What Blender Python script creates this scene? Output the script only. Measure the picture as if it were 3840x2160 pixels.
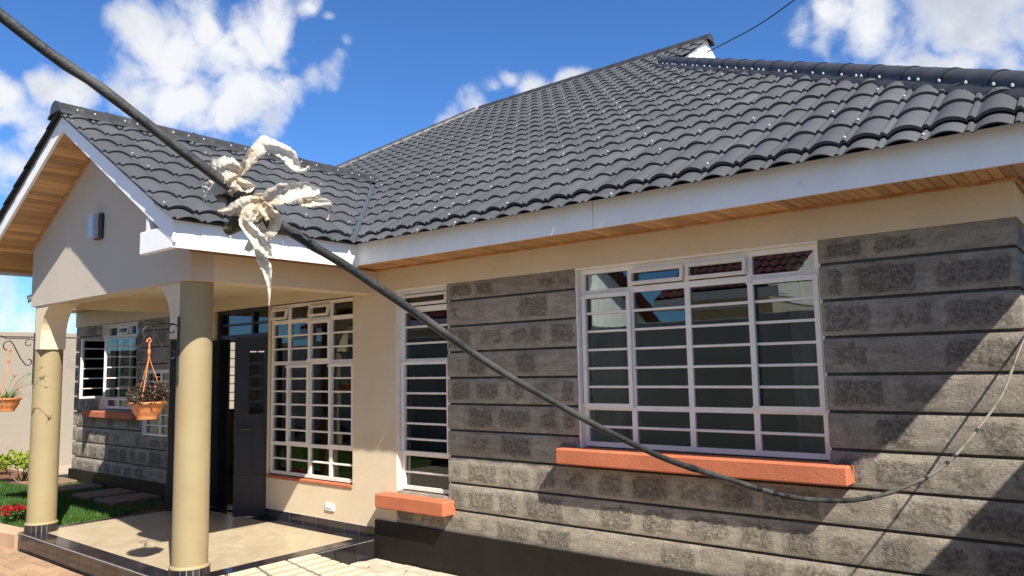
import bpy, math, random
from mathutils import Vector, Matrix
random.seed(7)
R = math.radians
for o in list(bpy.data.objects): bpy.data.objects.remove(o)
sc = bpy.context.scene
COL = sc.collection

# ------------------------------------------------------------------ camera
CAM = Vector((6.3285, -4.8444, 1.7358))
YAW, PIT, ROL, FPX = 0.8824, 0.1043, -0.0197, 2860.93
_f = Vector((-math.cos(YAW)*math.cos(PIT), math.sin(YAW)*math.cos(PIT), math.sin(PIT)))
_r = _f.cross(Vector((0, 0, 1))).normalized(); _u = _r.cross(_f)
_r2 = _r*math.cos(ROL) + _u*math.sin(ROL); _u2 = _u*math.cos(ROL) - _r*math.sin(ROL)
cd = bpy.data.cameras.new('camera'); cam = bpy.data.objects.new('camera', cd); COL.objects.link(cam)
cd.sensor_width = 36; cd.lens = 36*FPX/3840; cd.clip_start = .05; cd.clip_end = 3000
M = Matrix((_r2, _u2, -_f)).transposed().to_4x4(); M.translation = CAM
cam.matrix_world = M; sc.camera = cam
def ray(u, v):                       # direction through a photograph pixel (3840 wide)
    return _f + _r2*((u-1920)/FPX) - _u2*((v-1080)/FPX)
def at(u, v, depth): return CAM + ray(u, v)*depth
def proj(P):
    d = Vector(P)-CAM; z = d.dot(_f)
    if z < .05: return None
    return 1920+FPX*d.dot(_r2)/z, 1080-FPX*d.dot(_u2)/z, z

# ------------------------------------------------------------------ world, sun, exposure
SUN = Vector((.83, -.40, 1.0)).normalized()          # towards the sun
EL = math.asin(SUN.z); AZ = math.atan2(SUN.x, SUN.y)  # azimuth clockwise from +Y
w = bpy.data.worlds.new('World'); sc.world = w; w.use_nodes = True
nt = w.node_tree; nt.nodes.clear()
class NT:
    def __init__(s, t): s.t = t
    def n(s, typ, **kw):
        x = s.t.nodes.new(typ)
        for k, v in kw.items(): setattr(x, k, v)
        return x
    def l(s, a, b): s.t.links.new(a, b)
    def math(s, op, a, b=None, clamp=False):
        x = s.n('ShaderNodeMath', operation=op); x.use_clamp = clamp
        for i, q in enumerate((a, b)):
            if q is None: continue
            if isinstance(q, (int, float)): x.inputs[i].default_value = q
            else: s.l(q, x.inputs[i])
        return x.outputs[0]
    def ramp(s, fac, a, b, c0=0., c1=1., smooth=True):
        x = s.n('ShaderNodeMapRange'); x.interpolation_type = 'SMOOTHSTEP' if smooth else 'LINEAR'
        s.l(fac, x.inputs[0])
        for i, q in zip((1, 2, 3, 4), (a, b, c0, c1)): x.inputs[i].default_value = q
        return x.outputs[0]
    def noise(s, vec, scale, detail=4, rough=.5, dist=0.):
        x = s.n('ShaderNodeTexNoise'); x.inputs['Scale'].default_value = scale
        x.inputs['Detail'].default_value = detail; x.inputs['Roughness'].default_value = rough
        x.inputs['Distortion'].default_value = dist
        if vec is not None: s.l(vec, x.inputs['Vector'])
        return x.outputs['Fac']
    def mix(s, fac, a, b, blend='MIX'):
        x = s.n('ShaderNodeMix', data_type='RGBA', blend_type=blend)
        for i, q in ((0, fac), (6, a), (7, b)):
            if isinstance(q, (int, float)): x.inputs[i].default_value = q
            elif isinstance(q, tuple): x.inputs[i].default_value = (*q, 1)
            else: s.l(q, x.inputs[i])
        return x.outputs[2]
W = NT(nt)
sky = W.n('ShaderNodeTexSky', sky_type='NISHITA', sun_disc=False)
sky.sun_elevation = EL; sky.sun_rotation = AZ; sky.altitude = 1700; sky.air_density = 1.0; sky.dust_density = .3; sky.ozone_density = 2.2
tc = W.n('ShaderNodeTexCoord')
nrm = W.n('ShaderNodeVectorMath', operation='NORMALIZE'); W.l(tc.outputs['Generated'], nrm.inputs[0]); D = nrm.outputs[0]
# cumulus: soft lumps on the dome, broken up by noise
rs = random.Random(3)
lumps = []
for (x, y, r) in [(360, 80, 70), (430, 110, 90), (520, 60, 80), (600, 90, 70), (680, 60, 75), (420, 180, 70), (560, 130, 80), (640, 110, 60),
                  (480, 230, 80), (340, 235, 85), (430, 265, 90), (300, 220, 50), (200, 235, 50), (130, 225, 45), (620, 255, 90), (720, 215, 80), (800, 180, 75), (860, 150, 55), (880, 120, 40),
                  (680, 300, 55), (560, 295, 65), (5, 240, 50), (25, 300, 65), (50, 345, 45), (10, 400, 75), (800, 20, 38), (840, 50, 22),
                  (1240, 222, 45), (1280, 203, 45), (1200, 272, 55), (1120, 322, 55), (1060, 352, 35), (1330, 235, 55), (1420, 202, 45),
                  (2000, 65, 50), (2080, 30, 70), (2200, 30, 85), (2330, 40, 100), (2460, 50, 110), (2560, 70, 100), (2320, 165, 60), (2400, 165, 65), (2500, 150, 80), (2570, 190, 75), (10, 760, 110), (70, 800, 90), (130, 820, 60)]:
    d = ray(x*1.4907, y*1.4907).normalized(); lumps.append((d, r/1919*1.25))
wv = W.n('ShaderNodeTexNoise'); wv.inputs['Scale'].default_value = 9; wv.inputs['Detail'].default_value = 3; W.l(D, wv.inputs['Vector'])
wsub = W.n('ShaderNodeVectorMath', operation='SUBTRACT'); W.l(wv.outputs['Color'], wsub.inputs[0]); wsub.inputs[1].default_value = (.5, .5, .5)
wscl = W.n('ShaderNodeVectorMath', operation='SCALE'); W.l(wsub.outputs[0], wscl.inputs[0]); wscl.inputs['Scale'].default_value = .05
wadd = W.n('ShaderNodeVectorMath', operation='ADD'); W.l(D, wadd.inputs[0]); W.l(wscl.outputs[0], wadd.inputs[1]); DW = wadd.outputs[0]
acc = None
for d, r in lumps:
    ds = W.n('ShaderNodeVectorMath', operation='DISTANCE'); W.l(DW, ds.inputs[0]); ds.inputs[1].default_value = d
    m_ = W.math('SUBTRACT', 1.0, W.math('DIVIDE', ds.outputs['Value'], r))
    acc = m_ if acc is None else W.math('MAXIMUM', acc, m_)
def puffs(vec, scale):                       # rounded billows
    x = W.n('ShaderNodeTexVoronoi', feature='F1'); x.inputs['Scale'].default_value = scale
    W.l(vec, x.inputs['Vector']); return W.math('SUBTRACT', .45, x.outputs['Distance'])
wd2 = W.n('ShaderNodeVectorMath', operation='SCALE'); W.l(wsub.outputs[0], wd2.inputs[0]); wd2.inputs['Scale'].default_value = .055
wd3 = W.n('ShaderNodeVectorMath', operation='ADD'); W.l(D, wd3.inputs[0]); W.l(wd2.outputs[0], wd3.inputs[1]); DB = wd3.outputs[0]
fine = W.math('SUBTRACT', W.noise(DB, 11, 8, .60), .5)
fb = W.math('ADD', W.math('ADD', W.math('MULTIPLY', puffs(DB, 13), .75), W.math('MULTIPLY', puffs(DB, 33), .40)), W.math('MULTIPLY', fine, 2.7))
dt = W.n('ShaderNodeVectorMath', operation='DOT_PRODUCT'); W.l(D, dt.inputs[0]); dt.inputs[1].default_value = tuple(_f)
rest_ = W.math('SUBTRACT', W.math('MULTIPLY', W.math('SUBTRACT', W.noise(D, 2.6, 4, .5), .52), 5.0), W.math('MULTIPLY', W.ramp(dt.outputs['Value'], .70, .84), 6.0))
acc = W.math('MAXIMUM', acc, W.math('MINIMUM', rest_, .8))
dens = W.math('ADD', acc, W.math('MULTIPLY', fb, .95))
cm = W.math('MULTIPLY', W.ramp(dens, .0, .85), .95)
thick = W.math('MULTIPLY', W.ramp(W.math('ADD', W.noise(D, 6.5, 3, .5), W.math('MULTIPLY', fine, -.45)), .40, .62), W.ramp(dens, .25, .9))
ccol = W.mix(thick, (.56, .565, .575), (.35, .375, .42))
skyc = W.mix(1.0, sky.outputs['Color'], (.043, .0735, .107), 'MULTIPLY')
hz = W.n('ShaderNodeSeparateXYZ'); W.l(D, hz.inputs[0])
fin = W.mix(cm, skyc, ccol)
bg = W.n('ShaderNodeBackground'); bg.inputs['Strength'].default_value = 1.0; W.l(fin, bg.inputs['Color'])
wo = W.n('ShaderNodeOutputWorld'); W.l(bg.outputs[0], wo.inputs['Surface'])

ld = bpy.data.lights.new('sun', 'SUN'); sun = bpy.data.objects.new('sun', ld); COL.objects.link(sun)
ld.energy = 5.0; ld.angle = R(.53); ld.color = (1, .955, .88)
sun.rotation_euler = (-SUN).to_track_quat('-Z', 'Y').to_euler(); sun.location = (12, -8, 14)
sc.view_settings.view_transform = 'Standard'; sc.view_settings.look = 'None'
sc.view_settings.exposure = 0.78; sc.view_settings.gamma = 1
sc.render.engine = 'CYCLES'
sc.cycles.max_bounces = 8; sc.cycles.transparent_max_bounces = 16; sc.cycles.glossy_bounces = 4

# ------------------------------------------------------------------ materials
MATS = {}
def mat(name, col, rough=.7, col2=None, scale=6., bump=0., bscale=60., spec=.4, metal=0., var=0., detail=5, stain=None, stretch=None, coord='Object', transl=0.):
    m = bpy.data.materials.new(name); m.use_nodes = True; t = NT(m.node_tree); m.node_tree.nodes.clear()
    b = t.n('ShaderNodeBsdfPrincipled'); o = t.n('ShaderNodeOutputMaterial'); t.l(b.outputs[0], o.inputs[0])
    g = t.n('ShaderNodeNewGeometry'); vec = g.outputs['Position']
    if stretch:
        mp = t.n('ShaderNodeMapping'); mp.inputs['Scale'].default_value = stretch; t.l(vec, mp.inputs[0]); vec = mp.outputs[0]
    c = t.mix(t.ramp(t.noise(vec, scale, detail, .6), .3, .7), col, col2 or tuple(q*.85 for q in col))
    if var:
        oi = t.n('ShaderNodeObjectInfo'); hv = t.n('ShaderNodeHueSaturation')
        t.l(t.ramp(oi.outputs['Random'], 0, 1, 1-var, 1+var, False), hv.inputs['Value']); t.l(c, hv.inputs['Color']); c = hv.outputs[0]
    if stain:
        c = t.mix(t.ramp(t.noise(vec, stain[1], 7, .68), stain[2], stain[3]), c, stain[0])
    t.l(c, b.inputs['Base Color']); b.inputs['Roughness'].default_value = rough; b.inputs['Specular IOR Level'].default_value = spec; b.inputs['Metallic'].default_value = metal
    if bump:
        bp = t.n('ShaderNodeBump'); bp.inputs['Strength'].default_value = bump; bp.inputs['Distance'].default_value = .01
        t.l(t.noise(vec, bscale, 5, .6), bp.inputs['Height']); t.l(bp.outputs[0], b.inputs['Normal'])
    if transl:
        tr = t.n('ShaderNodeBsdfTranslucent'); t.l(c, tr.inputs[0]); mx = t.n('ShaderNodeMixShader'); mx.inputs[0].default_value = transl
        t.l(b.outputs[0], mx.inputs[1]); t.l(tr.outputs[0], mx.inputs[2]); t.l(mx.outputs[0], o.inputs[0])
    MATS[name] = m
    return m
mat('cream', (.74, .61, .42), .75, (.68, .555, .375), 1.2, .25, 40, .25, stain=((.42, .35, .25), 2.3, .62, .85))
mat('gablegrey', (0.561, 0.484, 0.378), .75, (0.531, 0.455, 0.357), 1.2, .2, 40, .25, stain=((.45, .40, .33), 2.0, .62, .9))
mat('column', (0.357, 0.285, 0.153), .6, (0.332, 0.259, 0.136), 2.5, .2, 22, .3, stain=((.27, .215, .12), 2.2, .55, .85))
mat('white', (.89, .86, .82), .45, (.83, .80, .76), 5, .15, 30, .4, stain=((.52, .48, .42), 7, .62, .82))
mat('steelwhite', (.93, .86, .76), .45, (.86, .79, .69), 9, .3, 45, .45, stain=((.50, .42, .36), 14, .64, .8))
mat('timber', (.50, .27, .11), .4, (.33, .135, .04), 3, .15, 30, .5, var=.28, stretch=(3, 3, 14), detail=8)
mat('timber_y', (.60, .34, .15), .42, (.46, .235, .09), 2.2, .12, 30, .5, var=.3, stretch=(16, 1.2, 16), detail=8)
mat('plinth', (.013, .010, .008), .55, (.018, .014, .011), 4, .3, 50, .25, stain=((.04, .032, .026), 9, .68, .95))
mat('blacktile', (.020, .018, .022), .12, (.030, .026, .026), 5, .02, 20, .5, var=.4)
mat('grout', (.42, .39, .34), .9, (.30, .28, .25), 20)
mat('floortile', (0.527, 0.425, 0.272), .28, (0.459, 0.365, 0.234), 4, .03, 30, .45, var=.05, stain=((.66, .55, .38), 9, .5, .8))
mat('orange', (.54, .175, .085), .75, (.45, .14, .068), 3, .45, 90, .2, stain=((.46, .20, .12), 5, .58, .85))
mat('doorgrey', (.019, .021, .026), .42, (.015, .017, .021), 5, .1, 20, .45)
mat('darkmetal', (.025, .024, .022), .45, (.05, .04, .033), 20, .2, 60, .5)
mat('brass', (.22, .16, .07), .4, metal=.9)
mat('ridge', (.052, .051, .050), .48, (.040, .039, .039), 8, .15, 200, .4)
mat('galv', (.075, .09, .105), .7, (.05, .06, .07), 9, .1, 40, .4)
mat('screw', (.50, .50, .48), .3, spec=.6)
mat('terracotta', (.66, .235, .085), .42, (.60, .205, .07), 8, .05, 30, .45)
mat('boundary', (0.340, 0.293, 0.225), .9, (0.340, 0.297, 0.238), 1.6, .5, 25, .15, stain=((.28, .235, .185), 1.3, .5, .75))
mat('frontwall', (.60, .585, .52), .9, (.50, .49, .43), 1.4, .5, 25, .15, stain=((.25, .24, .215), 1.7, .55, .75))
mat('soil', (.20, .10, .055), .95, (.13, .065, .035), 7, .6, 30, .1)
mat('farground', (.42, .34, .25), .95, (.34, .27, .19), .7, .4, 12, .1)
mat('brickpaver', (0.391, 0.255, 0.153), .85, (0.340, 0.217, 0.128), 5, .4, 60, .2, var=.16, stain=((.40, .27, .17), 6, .55, .8))
mat('cabro', (.50, .43, .32), .85, (.41, .35, .26), 9, .5, 70, .2, var=.22)
mat('slab', (.25, .17, .11), .9, (.19, .125, .08), 6, .5, 50, .15)
mat('kerb', (0.527, 0.365, 0.230), .85, (0.442, 0.297, 0.187), 5, .4, 50, .2)
mat('ramp', (0.561, 0.476, 0.340), .75, (0.493, 0.408, 0.281), 6, .3, 60, .25, var=.05)
mat('groove', (.14, .122, .10), .9)
mat('grass', (.075, .17, .025), .6, (.05, .12, .02), 3, transl=.3)
mat('lawnbase', (.05, .09, .02), .95, (.07, .075, .03), 14)
mat('leafyel', (.42, .44, .06), .5, (.20, .30, .05), 22, transl=.35)
mat('leafgrn', (.06, .16, .03), .5, (.10, .22, .05), 15, transl=.3)
mat('leafpale', (.24, .32, .14), .5, (.14, .22, .07), 15, transl=.3)
mat('leafdark', (.075, .035, .03), .5, (.055, .06, .025), 25, transl=.2)
mat('petalpink', (.80, .25, .33), .6, (.70, .30, .30), 20, transl=.25)
mat('petalred', (.55, .015, .035), .6, (.40, .01, .02), 20, transl=.25)
mat('mortar', (.20, .17, .135), .95, (.14, .12, .098), 9)
mat('interior', (.42, .39, .34), .9, (.38, .35, .30), 2)
mat('curtain', (.55, .52, .47), .9, (.45, .43, .39), 3)
mat('maroon', (.125, .030, .034), .6, (.10, .024, .028), 5, .2, 80, .3)
mat('plasticwhite', (.80, .80, .78), .3)
mat('lens', (.50, .51, .54), .15, (.36, .37, .40), 8)
mat('olive', (.10, .095, .025), .45, (.05, .045, .02), 12, .4, 40)
mat('wire', (.02, .018, .02), .5)

def m_tile():
    m = bpy.data.materials.new('rooftile'); m.use_nodes = True; t = NT(m.node_tree); m.node_tree.nodes.clear()
    b = t.n('ShaderNodeBsdfPrincipled'); o = t.n('ShaderNodeOutputMaterial'); t.l(b.outputs[0], o.inputs[0])
    P = t.n('ShaderNodeNewGeometry').outputs['Position']; oi = t.n('ShaderNodeObjectInfo')
    c = t.mix(t.ramp(t.noise(P, 420, 2, .5), .35, .7), (.040, .041, .043), (.108, .109, .112))
    c = t.mix(t.ramp(t.noise(P, 1.6, 5, .6), .4, .75), c, (.088, .089, .092))
    c = t.mix(t.ramp(t.noise(P, 9, 6, .7), .62, .8), c, (.10, .098, .095))
    hv = t.n('ShaderNodeHueSaturation'); t.l(t.ramp(oi.outputs['Random'], 0, 1, .86, 1.14, False), hv.inputs['Value']); t.l(c, hv.inputs['Color'])
    t.l(hv.outputs[0], b.inputs['Base Color']); b.inputs['Roughness'].default_value = .68; b.inputs['Specular IOR Level'].default_value = .32
    bp = t.n('ShaderNodeBump'); bp.inputs['Strength'].default_value = .35; bp.inputs['Distance'].default_value = .004
    t.l(t.noise(P, 380, 3, .6), bp.inputs['Height']); t.l(bp.outputs[0], b.inputs['Normal']); MATS['rooftile'] = m
m_tile()
def m_stone():
    m = bpy.data.materials.new('stone'); m.use_nodes = True; t = NT(m.node_tree); m.node_tree.nodes.clear()
    b = t.n('ShaderNodeBsdfPrincipled'); o = t.n('ShaderNodeOutputMaterial'); t.l(b.outputs[0], o.inputs[0])
    P = t.n('ShaderNodeNewGeometry').outputs['Position']; oi = t.n('ShaderNodeObjectInfo')
    at_ = t.n('ShaderNodeAttribute', attribute_name='rough'); rg = at_.outputs['Fac']
    edge = t.math('ADD', rg, t.math('MULTIPLY', t.math('SUBTRACT', t.noise(P, 17, 10, .70), .5), 2.2))
    k = t.ramp(edge, .40, .90)
    mp = t.n('ShaderNodeMapping'); mp.inputs['Scale'].default_value = (1, 1, 3.2); t.l(P, mp.inputs[0])
    pl = t.mix(t.ramp(t.noise(mp.outputs[0], 6, 8, .65), .32, .68), (.46, .40, .31), (.30, .26, .20))
    pl = t.mix(t.ramp(t.noise(P, 48, 8, .75), .50, .68), pl, (.23, .198, .156))
    st = t.mix(t.ramp(t.noise(P, 40, 9, .78), .42, .60), (.165, .14, .115), (.47, .41, .32))
    pits = t.ramp(t.noise(P, 62, 4, .6), .60, .66)
    st = t.mix(t.math('MULTIPLY', pits, .8), st, (.055, .047, .04))
    c = t.mix(t.math('MULTIPLY', k, .74), pl, st)
    hv = t.n('ShaderNodeHueSaturation'); t.l(t.ramp(oi.outputs['Random'], 0, 1, .88, 1.1, False), hv.inputs['Value']); t.l(c, hv.inputs['Color'])
    t.l(hv.outputs[0], b.inputs['Base Color']); b.inputs['Roughness'].default_value = .92; b.inputs['Specular IOR Level'].default_value = .15
    h = t.math('ADD', t.math('MULTIPLY', t.noise(P, 52, 9, .74, .5), t.math('ADD', t.math('MULTIPLY', k, .7), .5)), t.math('MULTIPLY', pits, t.math('MULTIPLY', k, -.5)))
    bp = t.n('ShaderNodeBump'); bp.inputs['Strength'].default_value = 1.0; bp.inputs['Distance'].default_value = .032
    t.l(h, bp.inputs['Height']); t.l(bp.outputs[0], b.inputs['Normal']); MATS['stone'] = m
m_stone()
def m_glass(name, tint, ior):
    m = bpy.data.materials.new(name); m.use_nodes = True; t = NT(m.node_tree); m.node_tree.nodes.clear()
    o = t.n('ShaderNodeOutputMaterial'); fr = t.n('ShaderNodeFresnel'); fr.inputs[0].default_value = ior
    g = t.n('ShaderNodeBsdfGlossy'); g.inputs['Roughness'].default_value = 0.0; g.inputs[0].default_value = (.9, .97, .95, 1)
    tr = t.n('ShaderNodeBsdfTransparent'); tr.inputs[0].default_value = (*tint, 1)
    P = t.n('ShaderNodeNewGeometry').outputs['Position']
    bp = t.n('ShaderNodeBump'); bp.inputs['Strength'].default_value = .012; bp.inputs['Distance'].default_value = .02
    t.l(t.noise(P, 4, 2, .5), bp.inputs['Height']); t.l(bp.outputs[0], g.inputs['Normal'])
    mx = t.n('ShaderNodeMixShader'); t.l(fr.outputs[0], mx.inputs[0]); t.l(tr.outputs[0], mx.inputs[1]); t.l(g.outputs[0], mx.inputs[2]); t.l(mx.outputs[0], o.inputs[0]); MATS[name] = m
m_glass('glass', (.72, .76, .72), 1.78); m_glass('doorglass', (.10, .11, .11), 1.6)
def m_cable():
    m = bpy.data.materials.new('cablerubber'); m.use_nodes = True; t = NT(m.node_tree); m.node_tree.nodes.clear()
    b = t.n('ShaderNodeBsdfPrincipled'); o = t.n('ShaderNodeOutputMaterial'); t.l(b.outputs[0], o.inputs[0])
    P = t.n('ShaderNodeNewGeometry').outputs['Position']
    c = t.mix(t.ramp(t.noise(P, 160, 6, .7), .35, .7), (.012, .0115, .010), (.055, .052, .045))
    c = t.mix(t.ramp(t.noise(P, 7, 4, .6), .45, .7), c, (.085, .08, .07))
    sy = t.n('ShaderNodeSeparateXYZ'); t.l(P, sy.inputs[0])
    c = t.mix(t.math('MULTIPLY', t.ramp(sy.outputs[1], -1.9, -.7), t.ramp(t.noise(P, 12, 4, .6), .25, .5)), c, (.19, .168, .13))      # old dry dust on the end by the wall
    t.l(c, b.inputs['Base Color']); b.inputs['Roughness'].default_value = .6
    bp = t.n('ShaderNodeBump'); bp.inputs['Strength'].default_value = .4; bp.inputs['Distance'].default_value = .002
    t.l(t.noise(P, 260, 4, .6), bp.inputs['Height']); t.l(bp.outputs[0], b.inputs['Normal']); MATS['cablerubber'] = m
m_cable()
def m_bag():
    m = bpy.data.materials.new('bag'); m.use_nodes = True; t = NT(m.node_tree); m.node_tree.nodes.clear()
    b = t.n('ShaderNodeBsdfPrincipled'); o = t.n('ShaderNodeOutputMaterial')
    P = t.n('ShaderNodeNewGeometry').outputs['Position']
    at_ = t.n('ShaderNodeAttribute', attribute_name='grime')
    c = t.mix(at_.outputs['Fac'], (.90, .84, .71), (.68, .52, .33))
    c = t.mix(t.ramp(t.noise(P, 60, 6, .65), .45, .75), c, (.84, .75, .58))
    t.l(c, b.inputs['Base Color']); b.inputs['Roughness'].default_value = .5; b.inputs['Specular IOR Level'].default_value = .3
    bp = t.n('ShaderNodeBump'); bp.inputs['Strength'].default_value = .6; bp.inputs['Distance'].default_value = .005
    t.l(t.noise(P, 75, 5, .62, 1.6), bp.inputs['Height']); t.l(bp.outputs[0], b.inputs['Normal'])
    tl = t.n('ShaderNodeBsdfTranslucent'); t.l(c, tl.inputs[0]); mx = t.n('ShaderNodeMixShader'); mx.inputs[0].default_value = .38
    t.l(b.outputs[0], mx.inputs[1]); t.l(tl.outputs[0], mx.inputs[2])
    tp = t.n('ShaderNodeBsdfTransparent'); m2 = t.n('ShaderNodeMixShader'); m2.inputs[0].default_value = .03
    t.l(mx.outputs[0], m2.inputs[1]); t.l(tp.outputs[0], m2.inputs[2]); t.l(m2.outputs[0], o.inputs[0]); MATS['bag'] = m
m_bag()

# ------------------------------------------------------------------ mesh helpers
class MB:
    def __init__(s): s.v = []; s.f = []; s.sm = []; s.attr = None
    def add(s, vs, fs, smooth=False):
        b = len(s.v); s.v += [tuple(q) for q in vs]; s.f += [tuple(i+b for i in f) for f in fs]; s.sm += [smooth]*len(fs); return s
    def box(s, x0, x1, y0, y1, z0, z1):
        return s.add([(x0, y0, z0), (x1, y0, z0), (x1, y1, z0), (x0, y1, z0), (x0, y0, z1), (x1, y0, z1), (x1, y1, z1), (x0, y1, z1)],
                     [(0, 3, 2, 1), (4, 5, 6, 7), (0, 1, 5, 4), (1, 2, 6, 5), (2, 3, 7, 6), (3, 0, 4, 7)])
    def bevbox(s, x0, x1, y0, y1, z0, z1, b=.005):
        # chamfered box: 24 vertices
        vs = []; idx = {}
        X, Y, Z = (x0, x1), (y0, y1), (z0, z1)
        for i in (0, 1):
            for j in (0, 1):
                for k in (0, 1):
                    sx, sy, sz = (1-2*i), (1-2*j), (1-2*k)
                    for a, q in enumerate(((0, b*sy, b*sz), (b*sx, 0, b*sz), (b*sx, b*sy, 0))):
                        idx[i, j, k, a] = len(vs); vs.append((X[i]+q[0], Y[j]+q[1], Z[k]+q[2]))
        g = lambda i, j, k, a: idx[i, j, k, a]
        fs = []
        for i in (0, 1):
            q = [g(i, 0, 0, 0), g(i, 1, 0, 0), g(i, 1, 1, 0), g(i, 0, 1, 0)]; fs.append(q if i else q[::-1])
            q = [g(0, i, 0, 1), g(0, i, 1, 1), g(1, i, 1, 1), g(1, i, 0, 1)]; fs.append(q if i else q[::-1])
            q = [g(0, 0, i, 2), g(1, 0, i, 2), g(1, 1, i, 2), g(0, 1, i, 2)]; fs.append(q if i else q[::-1])
        for i in (0, 1):
            for j in (0, 1):
                fs.append([g(i, j, 0, 0), g(i, j, 1, 0), g(i, j, 1, 1), g(i, j, 0, 1)] if (i+j) % 2 == 0 else [g(i, j, 0, 1), g(i, j, 1, 1), g(i, j, 1, 0), g(i, j, 0, 0)])
                fs.append([g(i, 0, j, 0), g(i, 0, j, 2), g(i, 1, j, 2), g(i, 1, j, 0)])
                fs.append([g(0, i, j, 1), g(1, i, j, 1), g(1, i, j, 2), g(0, i, j, 2)])
        for i in (0, 1):
            for j in (0, 1):
                for k in (0, 1): fs.append([g(i, j, k, 0), g(i, j, k, 1), g(i, j, k, 2)])
        return s.add(vs, fs)
    def prism(s, poly, y0, y1, axis='y'):
        n = len(poly)
        f = {'y': lambda a, b, t: (a, t, b), 'x': lambda a, b, t: (t, a, b), 'z': lambda a, b, t: (a, b, t)}[axis]
        vs = [f(a, b, y0) for a, b in poly]+[f(a, b, y1) for a, b in poly]
        fs = [tuple(range(n)), tuple(range(2*n-1, n-1, -1))]+[(i, i+n, (i+1) % n+n, (i+1) % n) for i in range(n)]
        return s.add(vs, fs)
    def tube(s, pts, rad, n=8, caps=True):
        pts = [Vector(q) for q in pts]; m = len(pts); rr = rad if isinstance(rad, (list, tuple)) else [rad]*m
        up = None; vs = []
        for i, q in enumerate(pts):
            t = (pts[min(i+1, m-1)]-pts[max(i-1, 0)])
            t = t.normalized() if t.length > 1e-9 else Vector((0, 0, 1))
            if up is None: up = Vector((0, 0, 1)) if abs(t.z) < .9 else Vector((1, 0, 0))
            a = t.cross(up).normalized(); bb = a.cross(t); up = bb
            for k in range(n):
                th = 2*math.pi*k/n; vs.append(q+(a*math.cos(th)+bb*math.sin(th))*rr[i])
        fs = [(i*n+k, i*n+(k+1) % n, (i+1)*n+(k+1) % n, (i+1)*n+k) for i in range(m-1) for k in range(n)]
        s.add(vs, fs, True)
        if caps: s.add(vs[:n], [tuple(range(n))]); s.add(vs[-n:], [tuple(range(n-1, -1, -1))])
        return s
    def lathe(s, prof, c, n=28, smooth=True):
        vs = [(c[0]+r*math.cos(2*math.pi*k/n), c[1]+r*math.sin(2*math.pi*k/n), c[2]+z) for r, z in prof for k in range(n)]
        fs = [(i*n+k, i*n+(k+1) % n, (i+1)*n+(k+1) % n, (i+1)*n+k) for i in range(len(prof)-1) for k in range(n)]
        return s.add(vs, fs, smooth)
    def mesh(s, name, m):
        me = bpy.data.meshes.new(name); me.from_pydata(s.v, [], s.f)
        me.polygons.foreach_set('use_smooth', s.sm)
        if s.attr:
            a = me.attributes.new(s.attr[0], 'FLOAT', 'POINT'); a.data.foreach_set('value', s.attr[1])
        me.materials.append(MATS[m]); me.update(); return me
def link(name, me, parent=None, mx=None):
    o = bpy.data.objects.new(name, me); COL.objects.link(o)
    if parent is not None: o.parent = parent
    if mx is not None: o.matrix_local = mx
    return o
def obj(name, mb, m, parent=None):
    # meshes are written in world coordinates; a parent away from the origin gets them relative to itself
    if parent is not None:
        L = Vector((0, 0, 0)); q = parent
        while q is not None: L += q.location; q = q.parent
        if L.length > 0: mb.v = [(a-L.x, b-L.y, c-L.z) for a, b, c in mb.v]
    return link(name, mb.mesh(name, m), parent)
def tag(o, label=None, cat=None, group=None, kind=None):
    for k, v in (('label', label), ('category', cat), ('group', group), ('kind', kind)):
        if v: o[k] = v
    return o
def thing(name, label, cat, loc=(0, 0, 0), group=None):
    o = bpy.data.objects.new(name, None); COL.objects.link(o); o.location = loc; o.empty_display_size = .2
    return tag(o, label, cat, group)
def bx(*a): return MB().box(*a)
def bb_(*a): return MB().bevbox(*a)
def clip(poly, x0, x1, y0, y1):
    for ax, lim, sg in ((0, x0, 1), (0, x1, -1), (1, y0, 1), (1, y1, -1)):
        out = []
        for i in range(len(poly)):
            a, b = poly[i-1], poly[i]; da, db = (a[ax]-lim)*sg, (b[ax]-lim)*sg
            if (da >= 0) != (db >= 0):
                t = da/(da-db); out.append((a[0]+(b[0]-a[0])*t, a[1]+(b[1]-a[1])*t))
            if db >= 0: out.append(b)
        poly = out
        if not poly: return []
    return poly

# ------------------------------------------------------------------ ground and setting
tag(obj('ground', MB().add([(-900, -900, -.02), (900, -900, -.02), (900, 900, -.02), (-900, 900, -.02)], [(0, 1, 2, 3)]), 'farground'), kind='structure')
LZ = .155
lawn = tag(obj('lawn', bx(-10.4, -2.72, -1.84, -.03, -.3, LZ), 'lawnbase'), kind='structure')
lawn2 = tag(obj('garden_bed', bx(-10.4, -3.9, -5.9, -2.9, -.3, .08), 'lawnbase'), kind='structure')
def blades(name, rects, n, hmin, hmax):
    b = MB(); vs = []; fs = []
    for (x0, x1, y0, y1, z), k in zip(rects, n):
        for _ in range(k):
            x, y = random.uniform(x0, x1), random.uniform(y0, y1); a = random.uniform(0, 6.28); h = random.uniform(hmin, hmax); wd = random.uniform(.004, .008)
            lx, ly = random.gauss(0, .02), random.gauss(0, .02); c, s_ = math.cos(a)*wd, math.sin(a)*wd; i = len(vs)
            vs += [(x-c, y-s_, z), (x+c, y+s_, z), (x+lx, y+ly, z+h)]; fs.append((i, i+1, i+2))
    b.add(vs, fs); o = obj(name, b, 'grass'); return o
tag(blades('grass', [(-10.3, -2.75, -1.8, -.7, LZ-.01), (-6.6, -2.75, -.7, -.05, LZ-.01)], [36000, 5000], .03, .075), 'short green lawn grass between kerb and stepping slabs', 'grass', kind='stuff')
tag(blades('garden_grass', [(-10.3, -4.0, -5.8, -3.0, .07)], [16000], .04, .09), 'short green grass of the bed along the front wall', 'grass', kind='stuff')
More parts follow.
